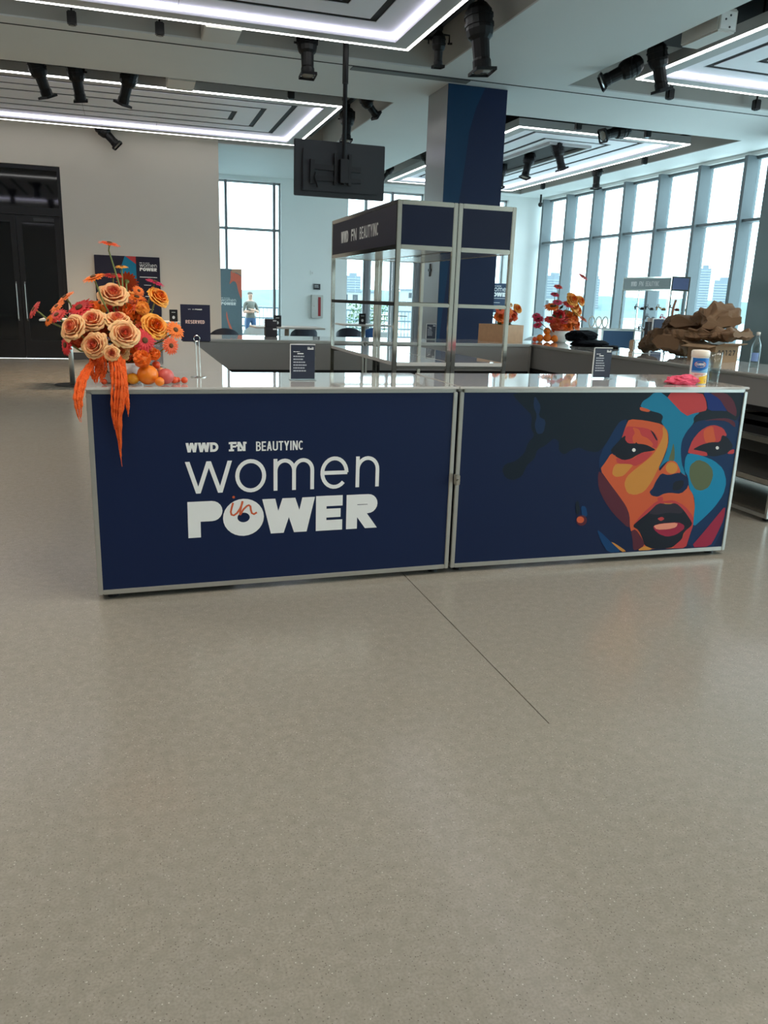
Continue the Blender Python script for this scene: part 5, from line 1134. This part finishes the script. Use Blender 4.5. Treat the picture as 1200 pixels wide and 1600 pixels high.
tsign('small black table sign on the high table right of the big flowers', .72, 13.9, 1.05)
tsign('small black table sign on the high table near the left window', 2.45, 14.0, 1.0)
tsign('small black table sign seen through the display tower', 4.1, 14.5, 1.06)
def lounge(label, x, y, rz, m, w=.68):
    t = thing('lounge_chair', label, 'chair', (x, y, 0), rz, 'lounge chairs behind the bar'); b = MB(); n = 20
    for i in range(n+1):      # curved shell
        a = R(-20)+R(220)*i/n; cx, cy = math.cos(a), math.sin(a); hh = .56+.22*max(0, math.sin(a))**.7
        for rr, z in ((w/2, .22), (w/2, hh), (w/2-.04, hh+.02), (w/2-.09, hh-.01), (w/2-.09, .3)): b.v.append((rr*cx, rr*cy*.92, z))
    for i in range(n):
        for k in range(4): b.f.append((i*5+k, (i+1)*5+k, (i+1)*5+k+1, i*5+k+1))
    b.f += [(0, 1, 2, 3, 4), tuple(n*5+k for k in (4, 3, 2, 1, 0))]
    b.build('backrest', m, t, True); MB().bbox(-w*.36, w*.36, -w*.45, w*.3, .24, .44, .04).build('seat_cushion', m, t, True)
    for sx in (-1, 1):
        for sy in (-1, 1): MB().cyl((sx*w*.3, sy*w*.28, 0), (sx*w*.26, sy*w*.24, .24), .014, 8).build('leg', 'blackm', t)
navyf = mat('navy_velvet', rgb(13, 24, 42), .7, var=.1); whf = mat('white_fabric', rgb(214, 222, 222), .8, var=.03); bluef = mat('blue_fabric', rgb(24, 76, 130), .7)
lounge('navy lounge chair left of the fire extinguisher cabinet', 4.15, 20.0, PI, navyf)
lounge('navy lounge chair seen through the display tower, left of the doors', 5.35, 20.0, PI-.4, navyf, .72)
lounge('bright blue lounge chair right of the navy one in the display tower', 5.95, 20.4, PI+.3, bluef, .6)
lounge('white lounge chair in front of the slate blue banner', 3.1, 20.6, PI, whf, .7)
lounge('dark lounge chair half hidden by the reserved sign', 2.0, 18.2, PI, navyf, .66)
lounge('white lounge chair near the corner flower bowl', 9.6, 18.2, PI, whf, .8)
# fittings on the pale pier
ex = thing('extinguisher_cabinet', 'steel fire extinguisher cabinet with a red strip on the pale pier', 'cabinet', (5.32, YB-.062, .95)); MB().bbox(-.17, .17, -.06, .06, -.04, .62, .008).build('cabinet_box', 'alu', ex); MB().box(.02, .1, -.066, -.06, .02, .56).build('red_strip', mat('safety_red', rgb(150, 40, 44), .4), ex); MB().cyl((-.1, -.075, .3), (-.1, -.06, .3), .012, 8).build('knob', 'steel', ex)
es = MB().bbox(-.1, .1, -.02, .02, 0, .16, .004).build('wall_sign', 'basebd', None, loc=(5.32, YB-.021, 1.72)); tag(es, 'small dark room sign above the extinguisher cabinet', 'sign'); prnt('print', lines(-.07, .07, .04, .12, 2, 3), 'white', es, -.02)
sw = MB().bbox(-.05, .05, -.012, .012, 0, .12, .003).build('light_switch', 'white', None, loc=(5.18, YB-.012, 2.12)); tag(sw, 'white switch plate high on the pale pier', 'switch'); MB().box(-.012, .012, -.018, -.012, .04, .08).build('rocker', 'whitebox', sw)
for x, y, z, lb in ((XW-.45, 23.0, 4.4, 'small black ceiling camera by the corner of the tall windows'), (9.9, 23.4, 4.45, 'small black ceiling camera right of the column')):
    o = MB().sphere((0, 0, 0), .07, 12, 8).build('dome_camera', 'black', None, True, (x, y, z)); MB().cyl((0, 0, .05), (0, 0, ZC-z), .03, 10).build('mount', 'blackm', o); tag(o, lb, 'camera', 'small ceiling cameras')
# hedge planter outside the glazed doors
hp_ = thing('hedge_planter', 'green hedge in a grey planter outside the glazed doors', 'plant', (8.1, 27.5, -.15)); MB().bbox(-.9, .9, -.3, .3, 0, .55, .02).build('planter', 'greyp', hp_)
rh = random.Random(3); hm = MB()
for i in range(900):
    q = Vector((rh.uniform(-.85, .85), rh.uniform(-.28, .28), rh.uniform(.55, 1.5))); d = Vector((rh.uniform(-1, 1), rh.uniform(-1, 1), rh.uniform(-.4, 1))).normalized(); u, v, _ = hm.frame(d); hm.add([q, q+d*.05+u*.03, q+d*.11, q+d*.05-u*.03], [(0, 1, 2, 3)])
tag(hm.build('hedge_leaves', mat('hedge_green', rgb(88, 120, 66), .7, var=.3, scale=8), hp_), kind='stuff')
# ---------------------------------------------------------------- person on the terrace, arms folded
def person(loc, rz):
    t = thing('person', 'person in a grey shirt and blue jeans standing on the terrace with folded arms', 'person', loc, rz)
    V = []; E_ = []; Rd = []
    def v(p, r, par=None):
        V.append(p); Rd.append(r)
        if par is not None: E_.append((par, len(V)-1))
        return len(V)-1
    pel = v((0, 0, .95), .14); wst = v((0, 0, 1.1), .13, pel); ch = v((0, -.01, 1.3), .15, wst); sh = v((0, 0, 1.42), .10, ch); nk = v((0, 0, 1.5), .055, sh); hd0 = v((0, -.01, 1.58), .07, nk); hd = v((0, -.015, 1.66), .085, hd0); v((0, -.01, 1.72), .05, hd)
    for s in (-1, 1):
        so = v((s*.17, 0, 1.40), .065, sh); el = v((s*.24, -.06, 1.14), .048, so); wr = v((-s*.03, -.2, 1.17+.03*s), .036, el); hn = v((-s*.13, -.17, 1.19+.03*s), .034, wr)
        hp = v((s*.1, 0, .9), .1, pel); kn = v((s*.11, -.02, .5), .065, hp); an = v((s*.12, .01, .09), .045, kn); v((s*.13, -.13, .04), .04, an)
    me = bpy.data.meshes.new('body'); me.from_pydata(V, E_, []); o = bpy.data.objects.new('body', me); C.objects.link(o); o.parent = t
    sk = o.modifiers.new('skin', 'SKIN'); sk.use_smooth_shade = True
    for i, d_ in enumerate(me.skin_vertices[0].data): d_.radius = (Rd[i], Rd[i]); d_.use_root = (i == 0)
    o.modifiers.new('sub', 'SUBSURF').levels = 1; o.modifiers['sub'].render_levels = 2
    m = bpy.data.materials.new('clothed_body'); m.use_nodes = True; n = m.node_tree; p = n.nodes['Principled BSDF']; tcx = n.nodes.new('ShaderNodeTexCoord'); sz = n.nodes.new('ShaderNodeSeparateXYZ'); n.links.new(tcx.outputs['Object'], sz.inputs[0]); rp = n.nodes.new('ShaderNodeValToRGB'); mr = n.nodes.new('ShaderNodeMath'); mr.operation = 'DIVIDE'; mr.inputs[1].default_value = 1.8; n.links.new(sz.outputs['Z'], mr.inputs[0]); n.links.new(mr.outputs[0], rp.inputs[0]); n.links.new(rp.outputs[0], p.inputs['Base Color']); rp.color_ramp.interpolation = 'CONSTANT'
    e = rp.color_ramp.elements; e[0].position = 0; e[0].color = rgb(40, 40, 44)+(1,); e[1].position = .07; e[1].color = rgb(58, 86, 122)+(1,)
    x = e.new(.53); x.color = rgb(112, 108, 98)+(1,); x = e.new(.815); x.color = rgb(206, 160, 136)+(1,)
    me.materials.append(m)
    MB().sphere((0, .012, 1.70), .088, 14, 9, (1, 1.05, .75)).build('hair', mat('grey_hair', rgb(120, 112, 104), .8), t, True)
    f = MB()
    for s in (-1, 1): f.sphere((s*.03, -.094, 1.655), .009, 8, 6)
    f.sphere((0, -.105, 1.63), .014, 8, 6, (.8, 1, 1.3)); f.build('face_features', mat('face_dark', rgb(120, 84, 70), .7), t)
    for s in (-1, 1): MB().tube([(s*.235, -.065, 1.14), (s*.1, -.16, 1.165+.02*s), (-s*.03, -.2, 1.17+.03*s), (-s*.11, -.175, 1.19+.03*s)], [.045, .042, .036, .03], 8).build('forearm', mat('skin_tone', rgb(206, 160, 136), .6), t, True)
    return t
person((3.72, 26.2, -.15), R(10))
